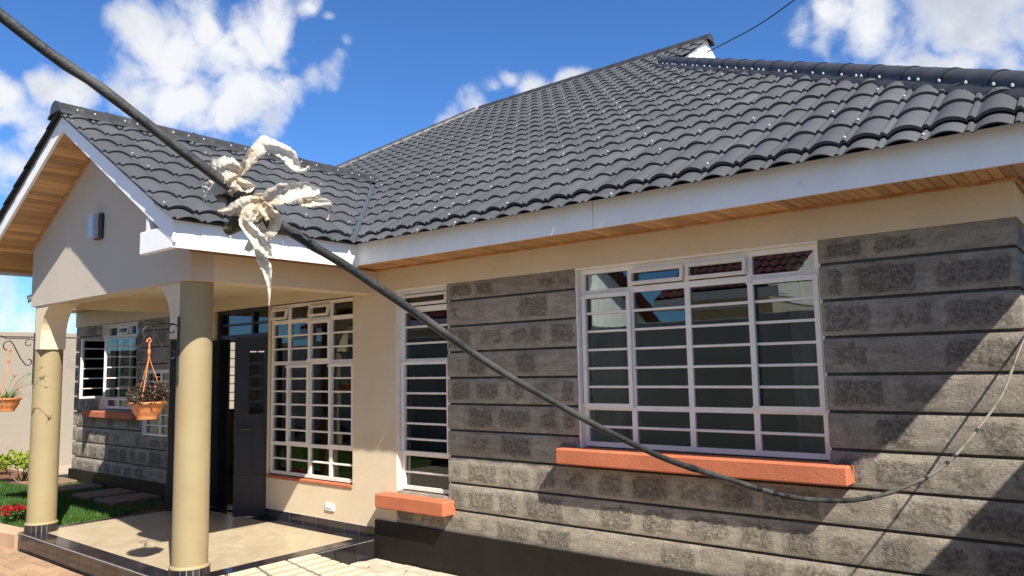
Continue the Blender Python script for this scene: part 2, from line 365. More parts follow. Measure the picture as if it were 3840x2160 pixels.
# bare soil beside the porch
tag(obj('soil', bx(-3.45, -2.72, -.75, -.02, -.2, LZ+.006), 'soil'), kind='structure')
tag(obj('soil_bed', bx(-10.3, -6.75, -.62, -.02, -.2, LZ+.008), 'soil'), kind='structure')

# brick paving in front of the porch
pav = tag(obj('paving', bx(-9.5, 2.2, -2.9, -1.93, -.2, -.006), 'groove'), kind='structure')
bm0 = bb_(-.098, .098, -.048, .048, -.03, .006, .005).mesh('paver', 'brickpaver')
n = 0
for j in range(9):
    for i in range(24):
        x = -4.2+i*.2+(.1 if j % 2 else 0); y = -1.985-j*.1
        P_ = proj((x, y, 0))
        if P_ and -60 < P_[0] < 900 and P_[1] < 2230:
            link('paver', bm0, pav, Matrix.Translation((x, y, random.uniform(-.003, .003))) @ Matrix.Rotation(random.gauss(0, .008), 4, 'Z'))
# irregular stone paving beside the plinth
yard = tag(obj('yard_paving', bx(.63, 6.7, -5.95, -.03, -.2, -.012), 'cabro'), kind='structure')
obj('joint_bed', bx(.64, 3.1, -1.3, -.031, -.1, -.008), 'groove', yard)
ys = [-.035, -.16]; 
def paver_poly(poly, par, hz):
    cx = sum(a for a, _ in poly)/len(poly); cy = sum(b for _, b in poly)/len(poly)
    top = [(cx+(a-cx)*.93, cy+(b-cy)*.93) for a, b in poly]; k = len(poly)
    mb = MB(); vs = [(a, b, -.05) for a, b in poly]+[(a, b, hz-.008) for a, b in poly]+[(a, b, hz) for a, b in top]
    fs = [tuple(range(2*k, 3*k))]+[(i+q*k, (i+1) % k+q*k, (i+1) % k+(q+1)*k, i+(q+1)*k) for q in (0, 1) for i in range(k)]
    obj('paving_stone', mb.add(vs, fs), 'cabro', par)
x = .67
while x < 3.0:
    L = random.uniform(.16, .3); paver_poly([(x+.004, -.035), (x+L-.004, -.035), (x+L-.004, -.15), (x+.004, -.15)], yard, random.uniform(-.002, .004)); x += L
g = {}
for i in range(18):
    for j in range(8): g[i, j] = (.62+i*.145+random.uniform(-.04, .04)+(.05 if j % 2 else 0), -.155-j*.13+(random.uniform(-.04, .04) if j else 0))
for i in range(17):
    for j in range(7):
        q = [g[i, j+1], g[i+1, j+1], g[i+1, j], g[i, j]]
        cx, cy = sum(a for a, _ in q)/4, sum(b for _, b in q)/4
        pr = proj((cx, cy, 0))
        if not pr or pr[1] > 2260: continue
        q = [(cx+(a-cx)*.94, cy+(b-cy)*.94) for a, b in q]
        if random.random() < .5:      # knock off one corner
            k = random.randrange(4); a, b, c = q[k-1], q[k], q[(k+1) % 4]
            q[k:k+1] = [(b[0]*.65+a[0]*.35, b[1]*.65+a[1]*.35), (b[0]*.65+c[0]*.35, b[1]*.65+c[1]*.35)]
        paver_poly(q, yard, random.uniform(-.004, .006))
# stepping slabs
for k, (x0, x1, lab) in enumerate([(-6.62, -6.02, 'sunlit stepping slab farthest from the porch'), (-5.58, -5.12, 'stepping slab half in shade, second from the garden bed'),
                                   (-4.66, -4.12, 'shaded stepping slab, third from the garden bed'), (-3.96, -3.42, 'shaded stepping slab next to the porch floor')]):
    tag(obj('stepping_slab', bb_(x0, x1, -.66, -.06, LZ-.06, LZ+.055, .012), 'slab'), lab, 'slab', 'stepping slabs along the house')
# kerb that holds the lawn
kb = MB(); pr_ = []
for i in range(26):
    x = -2.66-i*.3; y = -1.84-.08*math.sin(min(i, 6)/6*math.pi) - .0*i
    pr_.append((x, y))
sec = [(-.10, -.2), (-.10, LZ-.01), (-.075, LZ+.02), (.045, LZ+.025), (.07, LZ), (.07, -.2)]
vs = [(x, y+a, b) for x, y in pr_ for a, b in sec]; k = len(sec)
kb.add(vs, [(i*k+j, i*k+j+1, (i+1)*k+j+1, (i+1)*k+j) for i in range(25) for j in range(k-1)]+[tuple(range(k))])
tag(obj('kerb', kb, 'kerb'), 'pale orange cement kerb edging the lawn beside the porch', 'kerb')

# boundary walls
def bwall(name, x0, x1, y0, y1, h, m, label, cop=.05, z0=-.2):
    t = thing(name, label, 'wall', ((x0+x1)/2, (y0+y1)/2, 0))
    mb = MB(); 
    obj('wall_panel', bx(x0, x1, y0, y1, z0, h-.10), m, t)
    obj('coping', bb_(x0-.02, x1+.02, y0-.02, y1+.02, h-.10, h, .012), m, t)
    return t
bwall('boundary_wall', -10.75, -10.5, -5.85, 14, 2.62, 'boundary', 'stained cream boundary wall beyond the lawn')
bwall('boundary_wall', -10.75, 6.72, -6.25, -6.0, 2.46, 'frontwall', 'grey plastered boundary wall facing the house windows')
bwall('boundary_wall', 6.75, 6.95, -5.95, 9, 2.33, 'frontwall', 'grey boundary wall running past the house corner')

# ------------------------------------------------------------------ the house
house = thing('house', 'cream and grey stone bungalow with charcoal tiled roof and pillared porch', 'house')
XL, XR, YB = -6.43, 5.85, 10.0            # outer faces
ZT, ZS, ZP = 2.49, 2.708, .346            # top of stone, soffit, top of plinth
ZG = 2.3336; CH = .225                    # first groove and course height
FL = .17                                  # porch floor
# openings in the front wall: x0,x1,z0,z1
OW = [(-5.5, -4.38, 1.25, 2.475), (-4.16, -3.3, .92, 1.80), (-2.35, -1.195, FL, 2.485), (-1.19, .285, .625, 2.485), (.92, 1.589, .635, ZT), (2.977, 4.812, 1.125, ZT)]
def wall_with_holes(xa, xb, ya, yb, za, zb, holes, name, m, parent, axis='x'):
    mb = MB(); xs = sorted({xa, xb, *[h[0] for h in holes], *[h[1] for h in holes]})
    for i in range(len(xs)-1):
        a, b = xs[i], xs[i+1]; zs = [za]; hh = sorted((h[2], h[3]) for h in holes if h[0] < (a+b)/2 < h[1])
        segs = []; z = za
        for q in hh: 
            if q[0] > z: segs.append((z, q[0]))
            z = q[1]
        if z < zb: segs.append((z, zb))
        for s0, s1 in segs:
            if axis == 'x': mb.box(a, b, ya, yb, s0, s1)
            else: mb.box(ya, yb, a, b, s0, s1)
    return obj(name, mb, m, parent)
BK = .035                                 # stone stands this far proud of the backing
core = wall_with_holes(XL+BK, XR-BK, BK, .22, 0, ZS+.1, OW, 'wall', 'mortar', house)
# cream plaster: band under the eave, porch wall and pier
def plaster(x0, x1, z0, z1, holes, ya=0, yb=BK): return wall_with_holes(x0, x1, ya, yb, z0, z1, holes, 'plaster', 'cream', core)
plaster(XL-.012, XR+.012, ZT, ZS+.02, [], -.012, BK)
plaster(-2.80, .92, FL, ZT, [h for h in OW if h[1] <= .5 and h[0] > -2.5])
obj('plaster', bx(XR-BK, XR+.010, BK+.002, 4, ZT+.002, ZS+.018), 'cream', core)
# reveals painted white
for (x0, x1, z0, z1) in (OW[4], OW[5], OW[0], OW[1]):
    mb = MB(); mb.box(x0-.002, x0+.012, .004, .2, z0, z1-.012); mb.box(x1-.012, x1+.002, .03, .2, z0, z1-.012); mb.box(x0-.002, x1+.002, .004, .2, z1-.012, z1+.001)
    obj('reveal', mb, 'steelwhite', core)
# plinth
obj('plinth', MB().prism([(.64, 0), (5.875, 0), (5.875, ZP-.012), (5.868, ZP), (.64, ZP)], -.022, BK), 'plinth', house)
obj('plinth', bx(5.8, 5.875, BK+.001, 4, 0, ZP), 'plinth', house)
obj('plinth', bx(XL-.03, -2.80, -.03, BK, 0, ZP), 'plinth', house)
# stone courses
def stone(x0, x1, z0, z1, side=False, y=0.):
    L, Hh = x1-x0, z1-z0
    if L < .03: return
    nx, nz = max(4, int(L/.026)), max(4, int(Hh/.028))
    mx0, mx1 = random.uniform(.04, .10), random.uniform(.04, .10); mt, mb_ = random.uniform(.048, .066), random.uniform(.042, .056)
    strong = random.choice((1, 1, .95, .85, .6, .35))
    vs = []; at_ = []
    for j in range(nz+1):
        for i in range(nx+1):
            u, v = i/nx*L, j/nz*Hh
            m_ = min((u-mx0*.5)/mx0, (L-u-mx1*.5)/mx1, (v-mb_*.45)/mb_, (Hh-v-mt*.45)/mt)
            r_ = max(0, min(1, m_+.4))*strong
            e = min(u, L-u, v, Hh-v)
            dy = -(random.uniform(-.003, .008)*r_+random.uniform(0, .0016))
            if v < 1e-6 or v > Hh-1e-6: dy = .006
            elif u < 1e-6 or L-u < 1e-6: dy = 0.
            vs.append((x0+u, y+dy, z0+v)); at_.append(r_)
    k = len(vs); fs = [(j*(nx+1)+i, j*(nx+1)+i+1, (j+1)*(nx+1)+i+1, (j+1)*(nx+1)+i) for j in range(nz) for i in range(nx)]
    ring = [i for i in range(nx+1)]+[j*(nx+1)+nx for j in range(1, nz+1)]+[nz*(nx+1)+i for i in range(nx-1, -1, -1)]+[j*(nx+1) for j in range(nz-1, 0, -1)]
    for q in ring: vs.append(vs[q]); at_.append(0)
    for q in ring: vs.append((vs[q][0], y+BK+.01, vs[q][2])); at_.append(0)
    nr = len(ring); fs += [(k+i, k+nr+i, k+nr+(i+1) % nr, k+(i+1) % nr) for i in range(nr)]
    if side: vs = [(XR-b_ if True else 0, a_, c_) for a_, b_, c_ in vs]; fs = [f[::-1] for f in fs] if False else fs
    mb = MB(); mb.add(vs, fs, True); mb.attr = ('rough', at_); obj('stone_block', mb, 'stone', core)
GR = .020
levels = [ZT]+[ZG-CH*k for k in range(9)]+[ZP]
for c in range(len(levels)-1):
    zt = levels[c]-(GR/2 if c else .0); zb = levels[c+1]+(GR/2 if c < len(levels)-2 else 0.0)
    zm = (zt+zb)/2
    for xa, xb in ((XL, -2.80), (.92, XR)):
        spans = [(xa, xb, zb, zt)]
        for h in OW:
            out = []
            for (a, b, p, q) in spans:
                if h[1] <= a or h[0] >= b or h[3] <= p+.001 or h[2] >= q-.001: out.append((a, b, p, q)); continue
                if a < h[0]: out.append((a, h[0], p, q))
                if b > h[1]: out.append((h[1], b, p, q))
                if h[2] > p+.01: out.append((max(a, h[0]), min(b, h[1]), p, h[2]))
                if h[3] < q-.01: out.append((max(a, h[0]), min(b, h[1]), h[3], q))
            spans = out
        for (a, b, p, q) in spans:
            x = a; first = True
            while x < b-1e-6:
                L = random.uniform(.24, .42)
                if first and random.random() < .6: L *= .55
                first = False
                if b-x-L < .16: L = b-x
                stone(x, min(b, x+L), p, q); x += L
    stone_y = BK
    x = BK
    while x < 1.2:
        L = random.uniform(.3, .45); stone(x, x+L, zb, zt, True); x += L
# end walls, back wall, inside floor, ceiling and partitions
wall_with_holes(.22, YB, XL+BK, XL+.22, 0, ZS+.1, [(2.2, 3.3, 1.1, 2.3)], 'wall', 'cream', house, 'y')
wall_with_holes(.22, YB, XR-.22, XR-BK, 0, ZS+.1, [], 'wall', 'cream', house, 'y')
obj('wall', bx(XL, XR, YB, YB+.2, 0, ZS+.1), 'cream', house)
obj('floor', bx(XL+.1, XR-.1, .03, YB, .02, FL-.01), 'slab', house)
obj('ceiling', bx(XL+.1, XR-.1, .21, YB, ZS-.02, ZS+.03), 'interior', house)
for (x0, x1, y0, y1) in [(.55, .70, .22, 4.5), (XL+.2, XR-.2, 4.5, 4.62)]:
    obj('partition', bx(x0, x1, y0, y1, FL-.02, ZS-.01), 'interior', house)

# ---- windows
def window(x0, x1, z0, z1, y, mull, transoms, cols, casements=(), vents=(), m='steelwhite', fw=.034, skip=()):
    mb = MB(); yf, yb = y, y+.042
    mb.box(x0, x0+fw, yf, yb, z0, z1); mb.box(x1-fw, x1, yf, yb, z0, z1)
    mb.box(x0+fw, x1-fw, yf, yb, z0, z0+fw); mb.box(x0+fw, x1-fw, yf, yb, z1-fw, z1)
    win = obj('window', mb, m, house)
    edges = [x0+fw/2]+list(mull)+[x1-fw/2]
    for q in mull: obj('mullion', bx(q-.02, q+.02, yf+.002, yb-.002, z0+fw, z1-fw), m, win)
    for z, wd in transoms:
        for i in range(len(edges)-1):
            a = edges[i]+(.02 if i else fw/2); b = edges[i+1]-(.02 if i < len(edges)-2 else fw/2)
            obj('transom', bx(a, b, yf+.003, yb-.003, z-wd/2, z+wd/2), m, win)
    for i, zs in enumerate(cols):
        a = edges[i]+(.02 if i else fw/2); b = edges[i+1]-(.02 if i < len(edges)-2 else fw/2)
        lv = [z0+fw]+sorted(zs+[t[0] for t in transoms])+[z1-fw]
        for z in zs: obj('glazing_bar', bb_(a-.001, b+.001, yf+.004, yb-.010, z-.009, z+.009, .003), m, win)
        for k in range(len(lv)-1):
            if (i, k) in skip: continue
            za, zb_ = lv[k]+.004, lv[k+1]-.004
            g_ = link('pane', bx(-(b-a)/2-.003, (b-a)/2+.003, -.002, .002, -(zb_-za)/2, (zb_-za)/2).mesh('pane', 'glass'), win)
            g_.location = ((a+b)/2, yb-.018, (za+zb_)/2); g_.rotation_euler = (random.gauss(0, .0035), 0, random.gauss(0, .0035))
    for (i, za, zb_) in casements:      # an opening sash in front of the fixed frame
        a, b = edges[i]-.006, edges[i+1]+.006; t = .032; s_ = MB()
        s_.box(a, a+t, yf-.022, yf+.0, za, zb_); s_.box(b-t, b, yf-.022, yf, za, zb_)
        s_.box(a+t, b-t, yf-.022, yf, za, za+t); s_.box(a+t, b-t, yf-.022, yf, zb_-t, zb_)
        c = obj('casement', s_, m, win)
        obj('hinge', bb_(a-.012, a+.03, yf-.03, yf-.004, zb_-.03, zb_-.012, .003), m, win); obj('hinge', bb_(a-.012, a+.03, yf-.03, yf-.004, za+.012, za+.03, .003), m, win)
    for (i, za, zb_) in vents:          # small top-hung vent, ajar
        a, b = edges[i]+.012, edges[i+1]-.012; t = .022; s_ = MB()
        for q in ((a, a+t, za, zb_), (b-t, b, za, zb_), (a+t, b-t, za, za+t), (a+t, b-t, zb_-t, zb_)):
            s_.box(q[0], q[1], -.012, .012, q[2]-zb_, q[3]-zb_)
        c = link('vent', s_.mesh('vent', m), win); c.location = (0, yf-.014, zb_); c.rotation_euler = (-R(9), 0, 0)
    return win
g6 = [2.14, 2.0, 1.86, 1.72, 1.58]
window(2.99, 4.80, 1.135, 2.477, .062, [3.425, 3.883, 4.342], [(2.296, .044), (1.424, .036)], [g6+[1.283]]*4, [(0, 1.425, 2.285), (3, 1.425, 2.285)], [(1, 2.325, 2.437), (2, 2.325, 2.437)])
window(.934, 1.577, .645, 2.477, .062, [], [(2.295, .05), (1.82, .036), (.968, .036)], [[2.134, 1.98, 1.66, 1.52, 1.387, 1.244, 1.102, .803]], [(0, .965, 1.815)], [(0, 2.33, 2.43)])
g8 = [2.132, 1.99, 1.667, 1.53, 1.39, 1.257, 1.118, .808]
window(-1.186, .280, .640, 2.474, .04, [-.858, -.478, -.122], [(2.285, .044), (1.835, .04), (.968, .036)], [g8]*4, [(1, .97, 1.815), (3, .97, 1.815), (2, 1.84, 2.275)], [(2, 2.315, 2.43), (0, 2.315, 2.43)])
fw_ = window(-5.49, -4.39, 1.262, 2.465, .08, [-5.1, -4.76], [(2.30, .044), (1.40, .03)], [[2.15, 2.0, 1.86, 1.72, 1.58, 1.28][:0] or [1.28][:0]+[], [2.15, 2.0, 1.86, 1.72, 1.58], []], [], [(1, 2.325, 2.43)], skip=((0, 1), (2, 1)))
def sash(hx, ang, wd, z0, z1, win):      # outward open side-hung sash
    t = .03; s_ = MB()
    for q in ((0, t, z0, z1), (wd-t, wd, z0, z1), (t, wd-t, z0, z0+t), (t, wd-t, z1-t, z1)): s_.box(q[0], q[1], -.014, .014, q[2], q[3])
    for k in range(1, 6):
        z = z0+(z1-z0)*k/6; s_.box(t, wd-t, -.006, .006, z-.007, z+.007)
    o = link('casement', s_.mesh('casement', 'steelwhite'), win); o.location = (hx, .06, 0); o.rotation_euler = (0, 0, ang)
    for k in range(6):
        a, b = z0+(z1-z0)*k/6+.01, z0+(z1-z0)*(k+1)/6-.01
        g_ = link('pane', bx(t, wd-t, -.002, .002, a, b).mesh('pane', 'glass'), win); g_.location = (hx, .06, 0); g_.rotation_euler = (0, 0, ang)
sash(-5.47, R(-72), .42, 1.42, 2.27, fw_); sash(-4.41, R(-104), .44, 1.42, 2.28, fw_)
window(-4.15, -3.31, .93, 1.79, .03, [-3.72], [], [[1.07, 1.21, 1.36, 1.50, 1.65]]*2)
# back-side window seen through the open door
mb = MB(); 
for k in range(6): mb.box(XL+.1, XL+.125, 2.2+k*.22-.01, 2.2+k*.22+.01, 1.1, 2.3)
for k in range(9): mb.box(XL+.102, XL+.123, 2.2, 3.3, 1.1+k*.15-.008, 1.1+k*.15+.008)
obj('window_grille', mb, 'darkmetal', house)
# sills
def sill(x0, x1, z0, z1, p, y1=.06):
    obj('window_sill', bb_(x0, x1, -p, y1, z0, z1, .010), 'orange', house)
sill(2.845, 4.945, 1.010, 1.126, .138); sill(.765, 1.655, .487, .612, .135)
sill(-5.85, -4.2, 1.14, 1.235, .11)
obj('window_sill', bb_(-1.19, .285, -.012, .06, .597, .628, .006), 'orange', house)

# ---- door
df = MB(); a, b = -2.35, -1.195
df.box(a, a+.05, .06, .16, FL, 2.485); df.box(b-.05, b, .06, .16, FL, 2.485); df.box(a+.05, b-.05, .06, .16, 2.44, 2.485); df.box(a+.05, b-.05, .06, .16, 2.14, 2.19)
df.box(-1.64, -1.60, .065, .155, 2.19, 2.44); df.box(a+.05, -1.64, .075, .145, 2.30, 2.325); df.box(-1.60, b-.05, .075, .145, 2.30, 2.325)
door = obj('door_frame', df, 'doorgrey', house)
for (x0, x1) in ((a+.05, -1.64), (-1.60, b-.05)):
    for (z0, z1) in ((2.19, 2.30), (2.325, 2.44)): obj('pane', bx(x0, x1, .10, .104, z0, z1), 'glass', door)
obj('threshold', bx(a, b, -.02, .16, FL, FL+.015), 'blacktile', door)
def leaf(hx, hy, ang, wd, flip):
    s_ = MB(); z0, z1 = FL+.012, 2.135; rows = 5; gx0, gx1 = wd*.22, wd*.62; gz0, gz1 = 1.28, 1.98
    th = .022
    s_.box(0, gx0, -th, th, z0, z1); s_.box(gx1, wd, -th, th, z0, z1); s_.box(gx0, gx1, -th, th, z0, gz0); s_.box(gx0, gx1, -th, th, gz1, z1)
    for k in range(1, rows):
        z = gz0+(gz1-gz0)*k/rows; s_.box(gx0, gx1, -.012, .012, z-.014, z+.014)
    for (za, zb_) in ((.28, .62), (.70, 1.16)):      # raised panels, both faces
        for (xa, xb) in ((wd*.14, wd*.47), (wd*.54, wd*.87)):
            s_.box(xa, xb, -th-.008, th+.008, za, zb_)
    o = link('door_leaf', s_.mesh('door_leaf', 'doorgrey'), door); o.location = (hx, hy, 0); o.rotation_euler = (0, 0, ang)
    mx = o.matrix_basis.copy()
    for k in range(rows):
        a_, b_ = gz0+(gz1-gz0)*k/rows+.014, gz0+(gz1-gz0)*(k+1)/rows-.014
        q = link('pane', bx(gx0, gx1, -.003, .003, a_, b_).mesh('pane', 'doorglass'), door, None); q.location = (hx, hy, 0); q.rotation_euler = (0, 0, ang)
    q = link('lock_plate', bb_(wd-.003, wd+.004, -.012, .012, .98, 1.24, .002).mesh('lock_plate', 'brass'), door); q.location = (hx, hy, 0); q.rotation_euler = (0, 0, ang)
    s_ = MB().tube([(wd-.06, -.02, 1.12), (wd-.06, -.07, 1.12), (wd-.17, -.075, 1.12)], .009, 8).tube([(wd-.06, .02, 1.12), (wd-.06, .07, 1.12), (wd-.17, .075, 1.12)], .009, 8)
    s_.box(wd-.085, wd-.035, -.028, -.02, 1.0, 1.2)
    q = link('door_handle', s_.mesh('door_handle', 'brass'), door); q.location = (hx, hy, 0); q.rotation_euler = (0, 0, ang)
    for z in (.45, 1.15, 1.85):
        q = link('hinge', MB().tube([(0, -.03, z-.05), (0, -.03, z+.05)], .010, 8).mesh('hinge', 'darkmetal'), door); q.location = (hx, hy, 0); q.rotation_euler = (0, 0, ang)
leaf(-1.245, .09, R(180+54), .39, 1)
leaf(-2.325, .06, R(-105), .56, 0)

# ---- porch platform
PX0, PX1, PY0 = -2.66, .627, -1.905
plat = obj('porch_floor', bx(PX0+.003, PX1-.003, PY0-.002, -.001, -.1, FL-.008), 'grout', house)
SB = .165
# border tiles
def btile(x0, x1, y0, y1, z0, z1, name='border_tile', m='blacktile'): obj(name, bb_(x0+.0028, x1-.0028, y0+.0028, y1-.0028, z0, z1, .0012), m, plat)
nb = 13; 
for i in range(nb):
    x0 = PX0+(PX1-PX0)*i/nb; x1 = PX0+(PX1-PX0)*(i+1)/nb
    btile(x0, x1, PY0, PY0+SB, FL-.012, FL); btile(x0, min(x1, PX1-SB), -.132, -.002, FL-.012, FL)
    obj('riser_tile', bb_(x0+.003, x1-.003, PY0-.006, PY0+.008, -.02, FL-.014, .0012), 'blacktile', plat)
ny = 7
for i in range(ny):
    y0 = PY0+SB+(-.132-PY0-SB)*i/ny; y1 = PY0+SB+(-.132-PY0-SB)*(i+1)/ny
    btile(PX1-SB, PX1, y0, y1, FL-.012, FL); btile(PX0, PX0+.10, y0, y1, FL-.012, FL)
for i in range(8):
    y0 = PY0+(0-PY0)*i/8; y1 = PY0+(-PY0)*(i+1)/8
    obj('riser_tile', bb_(PX1-.008, PX1+.006, y0+.003, y1-.003, -.02, FL-.014, .0012), 'blacktile', plat)
btile(PX1-SB, PX1, -.132, -.002, FL-.012, FL)
# diagonal floor tiles
ts = .33
for i in range(-14, 15):
    for j in range(-14, 15):
        c0 = (-1.0, -.9); e1 = (ts/math.sqrt(2), ts/math.sqrt(2)); e2 = (-ts/math.sqrt(2), ts/math.sqrt(2))
        cx, cy = c0[0]+e1[0]*i+e2[0]*j, c0[1]+e1[1]*i+e2[1]*j; h = ts/math.sqrt(2)-.002
        q = clip([(cx+h, cy), (cx, cy+h), (cx-h, cy), (cx, cy-h)], PX0+.10, PX1-SB, PY0+SB, -.132)
        if len(q) >= 3: obj('floor_tile', MB().prism([(a, b) for a, b in q][::-1], FL-.002, FL-.012, 'z'), 'floortile', plat)
# skirting
for i in range(8):
    x0, x1 = -1.19+(PX1+1.19)*i/8, -1.19+(PX1+1.19)*(i+1)/8
    obj('skirting_tile', bb_(x0+.003, x1-.003, -.012, .004, FL+.001, FL+.098, .0012), 'blacktile', plat)
obj('skirting_bed', bx(-1.19, PX1-.004, -.009, .003, FL, FL+.099), 'grout', plat)
# ramp with raised strips
RA = [(PX1+.008, -.70, FL-.012), (PX1+.008, -1.80, FL-.012), (1.15, -1.95, -.004), (1.15, -.42, -.004)]
rb = MB(); rb.add(RA+[(a, b, -.1) for a, b, _ in RA], [(0, 1, 2, 3), (0, 3, 7, 4), (1, 0, 4, 5), (2, 1, 5, 6), (3, 2, 6, 7)][0:5]); ramp = obj('ramp', rb, 'groove', house)
def rpt(s_, t_, dz):                     # s_ along the porch edge, t_ down the ramp
    a = [Vector(q) for q in RA]; p = a[0].lerp(a[1], s_); q = a[3].lerp(a[2], s_); v = p.lerp(q, t_); return (v.x, v.y, v.z+dz)
for i in range(4):
    for j in range(7):
        s0, s1, t0, t1 = i/4+.014, (i+1)/4-.014, j/7+.018, (j+1)/7-.018
        if i == 0: s0 = 0
        if j == 0: t0 = 0
        lo = [rpt(s0, t0, .001), rpt(s1, t0, .001), rpt(s1, t1, .001), rpt(s0, t1, .001)]; hi = [(a, b, c+.010) for a, b, c in lo]
        obj('ramp_strip', MB().add(lo+hi, [(4, 5, 6, 7), (0, 1, 5, 4), (1, 2, 6, 5), (2, 3, 7, 6), (3, 0, 4, 7)]), 'ramp', ramp)

# ---- columns
def column(cx, cy, sx, rad=.134):
    c = obj('column', MB().lathe([(rad, FL+.09), (rad*.995, 1.2), (rad*.985, 2.475)], (cx, cy, 0), 40), 'column', house)
    obj('base_lip', MB().lathe([(rad, FL+.10), (rad+.016, FL+.088), (rad+.016, FL+.078)], (cx, cy, 0), 40), 'column', c)
    n = 20
    obj('base_core', MB().lathe([(rad+.012, FL-.01), (rad+.012, FL+.082)], (cx, cy, 0), 40), 'grout', c)
    for k in range(n):
        t = MB(); a0, a1 = 2*math.pi*(k+.06)/n, 2*math.pi*(k+.94)/n; am = (a0+a1)/2; r0, r1 = rad+.008, rad+.018
        pts = [(cx+r*math.cos(a), cy+r*math.sin(a)) for r, a in ((r1, a0), (r1, am), (r1, a1), (r0, a1), (r0, am), (r0, a0))]
        obj('base_tile', t.prism(pts, FL+.001, FL+.08, 'z'), 'blacktile', c)
    # haunches: pier head with concave brackets to the front beam and the side beam
    w2 = .105
    def haunch(ax, sg):
        prof = [(0, 2.47), (.46, 2.47)]+[(.46-.31*math.sin(q*math.pi/16), 2.47-.31*(1-math.cos(q*math.pi/16))) for q in range(1, 9)]+[(.15, 2.02), (0, 2.02)]
        mb = MB()
        if ax == 'x': mb.prism([(cx+sg*a, b) for a, b in prof], cy-w2-.03, cy+w2, 'y')
        else: mb.prism([(cy+a, b) for a, b in prof], cx-w2, cx+w2, 'x')
        obj('bracket', mb, 'cream', c)
    haunch('x', sx)
    return c
colN = column(.462, -1.732, -1); colL = column(-2.53, -1.745, 1)

# ---- gable wall, beams, ceiling
RX, TAN, TANR, TANS, TANL = -1.0, .612, .585, .602, .515   # main, porch tiles, porch soffit, porch left
ZSA = 3.955                                # soffit apex
gy0, gy1 = -1.89, -1.69
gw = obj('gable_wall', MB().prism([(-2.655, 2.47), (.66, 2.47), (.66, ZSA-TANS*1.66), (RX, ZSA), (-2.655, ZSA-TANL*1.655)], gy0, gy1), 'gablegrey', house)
obj('beam', bx(.46, .6595, gy1, -.012, 2.47, ZS+.02), 'cream', house); obj('beam', bx(-2.6545, -2.455, gy1, -.001, 2.47, ZS+.02), 'cream', house)
obj('porch_ceiling', bx(-2.455, .46, gy1, -.012, 2.60, 2.64), 'cream', house)

# ---- roof planes
ZM0 = 2.85                                 # main base plane at y=-.65
def zm(y): return ZM0+TAN*(y+.65)
ZR = 4.09                                  # porch base plane at the ridge
def zp(x): return ZR-(TANR*(x-RX) if x > RX else TANL*(RX-x))
EX0, EX1, EY = -6.50, 6.42, -.72
YR = 5.0; ZRM = zm(YR); YB2 = 2*YR-EY
GX1, GX0 = 1.76, -2.35
def und(n, pts): return obj(n, MB().add(pts, [tuple(range(len(pts)))]), 'ridge', house)
rt = MB(); dz = -.02
def poly(*p): rt.add([(a, b, c+dz) for a, b, c in p], [tuple(range(len(p)))])
zc = lambda x: ZM0+TAN*(EX1-.07-x)         # right hip plane
yh1 = EX1-.07-.65-GX1+0                     # y on the hip at the gablet
hipy = lambda x: -.65+(EX1-.07-x)
KL = 1.33
hipl = lambda x: -.65+(x-(EX0+.07))*KL
e0 = (EX0, EY, zm(EY)); e1 = (EX1, EY, zm(EY))
poly((EX0+.07, -.65, ZM0), (EX1-.07, -.65, ZM0), (GX1, hipy(GX1), zm(hipy(GX1))), (GX1, YR, ZRM), (GX0, YR, ZRM), (GX0, hipl(GX0), zm(hipl(GX0))))
bk = lambda y: 2*YR-y
poly((EX1-.07, bk(-.65), ZM0), (EX0+.07, bk(-.65), ZM0), (GX0, bk(hipl(GX0)), zm(hipl(GX0))), (GX0, YR, ZRM), (GX1, YR, ZRM), (GX1, bk(hipy(GX1)), zm(hipy(GX1))))
poly((EX1-.07, -.65, ZM0), (EX1-.07, bk(-.65), ZM0), (GX1, bk(hipy(GX1)), zm(hipy(GX1))), (GX1, hipy(GX1), zm(hipy(GX1))))
poly((EX0+.07, bk(-.65), ZM0), (EX0+.07, -.65, ZM0), (GX0, hipl(GX0), zm(hipl(GX0))), (GX0, bk(hipl(GX0)), zm(hipl(GX0))))
PE1, PEL, PF = 1.13, -3.25, -2.27
yv = lambda z: (z-ZM0)/TAN-.65
poly((RX, PF, ZR), (RX, yv(ZR)+.1, ZR), (PE1, yv(zp(PE1))+.02, zp(PE1)), (PE1, PF, zp(PE1)))
poly((RX, PF, ZR), (PEL, PF, zp(PEL)), (PEL, yv(zp(PEL))+.02, zp(PEL)), (RX, yv(ZR)+.1, ZR))
roof = obj('roof', rt, 'ridge', house)
# gablets
for gx, sgn in ((GX1, 1), (GX0, -1)):
    zb_ = zm(hipy(GX1))-.05; hw = YR-hipy(GX1)
    mb = MB().prism([(YR-hw-.12, zb_-.08), (YR+hw+.12, zb_-.08), (YR, ZRM+.0)], gx+sgn*.10, gx+sgn*.14, 'x'); obj('gablet', mb, 'white', roof)

# ---- roof tiles
GA, TW = .262, .200                        # gauge in plan, column width
SL = math.sqrt(1+TAN*TAN); TL = GA*SL
def tile_mesh(name, wd, L, lip_h=.020):
    prof = [(0, .002), (.010, .016), (.026, .016), (.036, .002), (.046, .005)]
    a0 = .046; k = 8
    for i in range(1, k+1):
        t = i/k; prof.append((a0+(wd-a0)*t, .006*(1-t)+.002*t+.028*math.sin(math.pi*t)**.8))
    mb = MB(); vs = []
    for (yy, h) in ((0., .021), (L*1.05, .002)):
        for u, z in prof: vs.append((u, yy, z+h))
    n = len(prof); mb.add(vs, [(i, i+1, n+i+1, n+i) for i in range(n-1)], True)
    lip = [(u, 0, z+.021) for u, z in prof]+[(u, .003, z+.021-lip_h) for u, z in prof]
    mb.add(lip, [(n+i, n+i+1, i+1, i) for i in range(n-1)], True)
    return mb
TWP, GAP = .230, .262
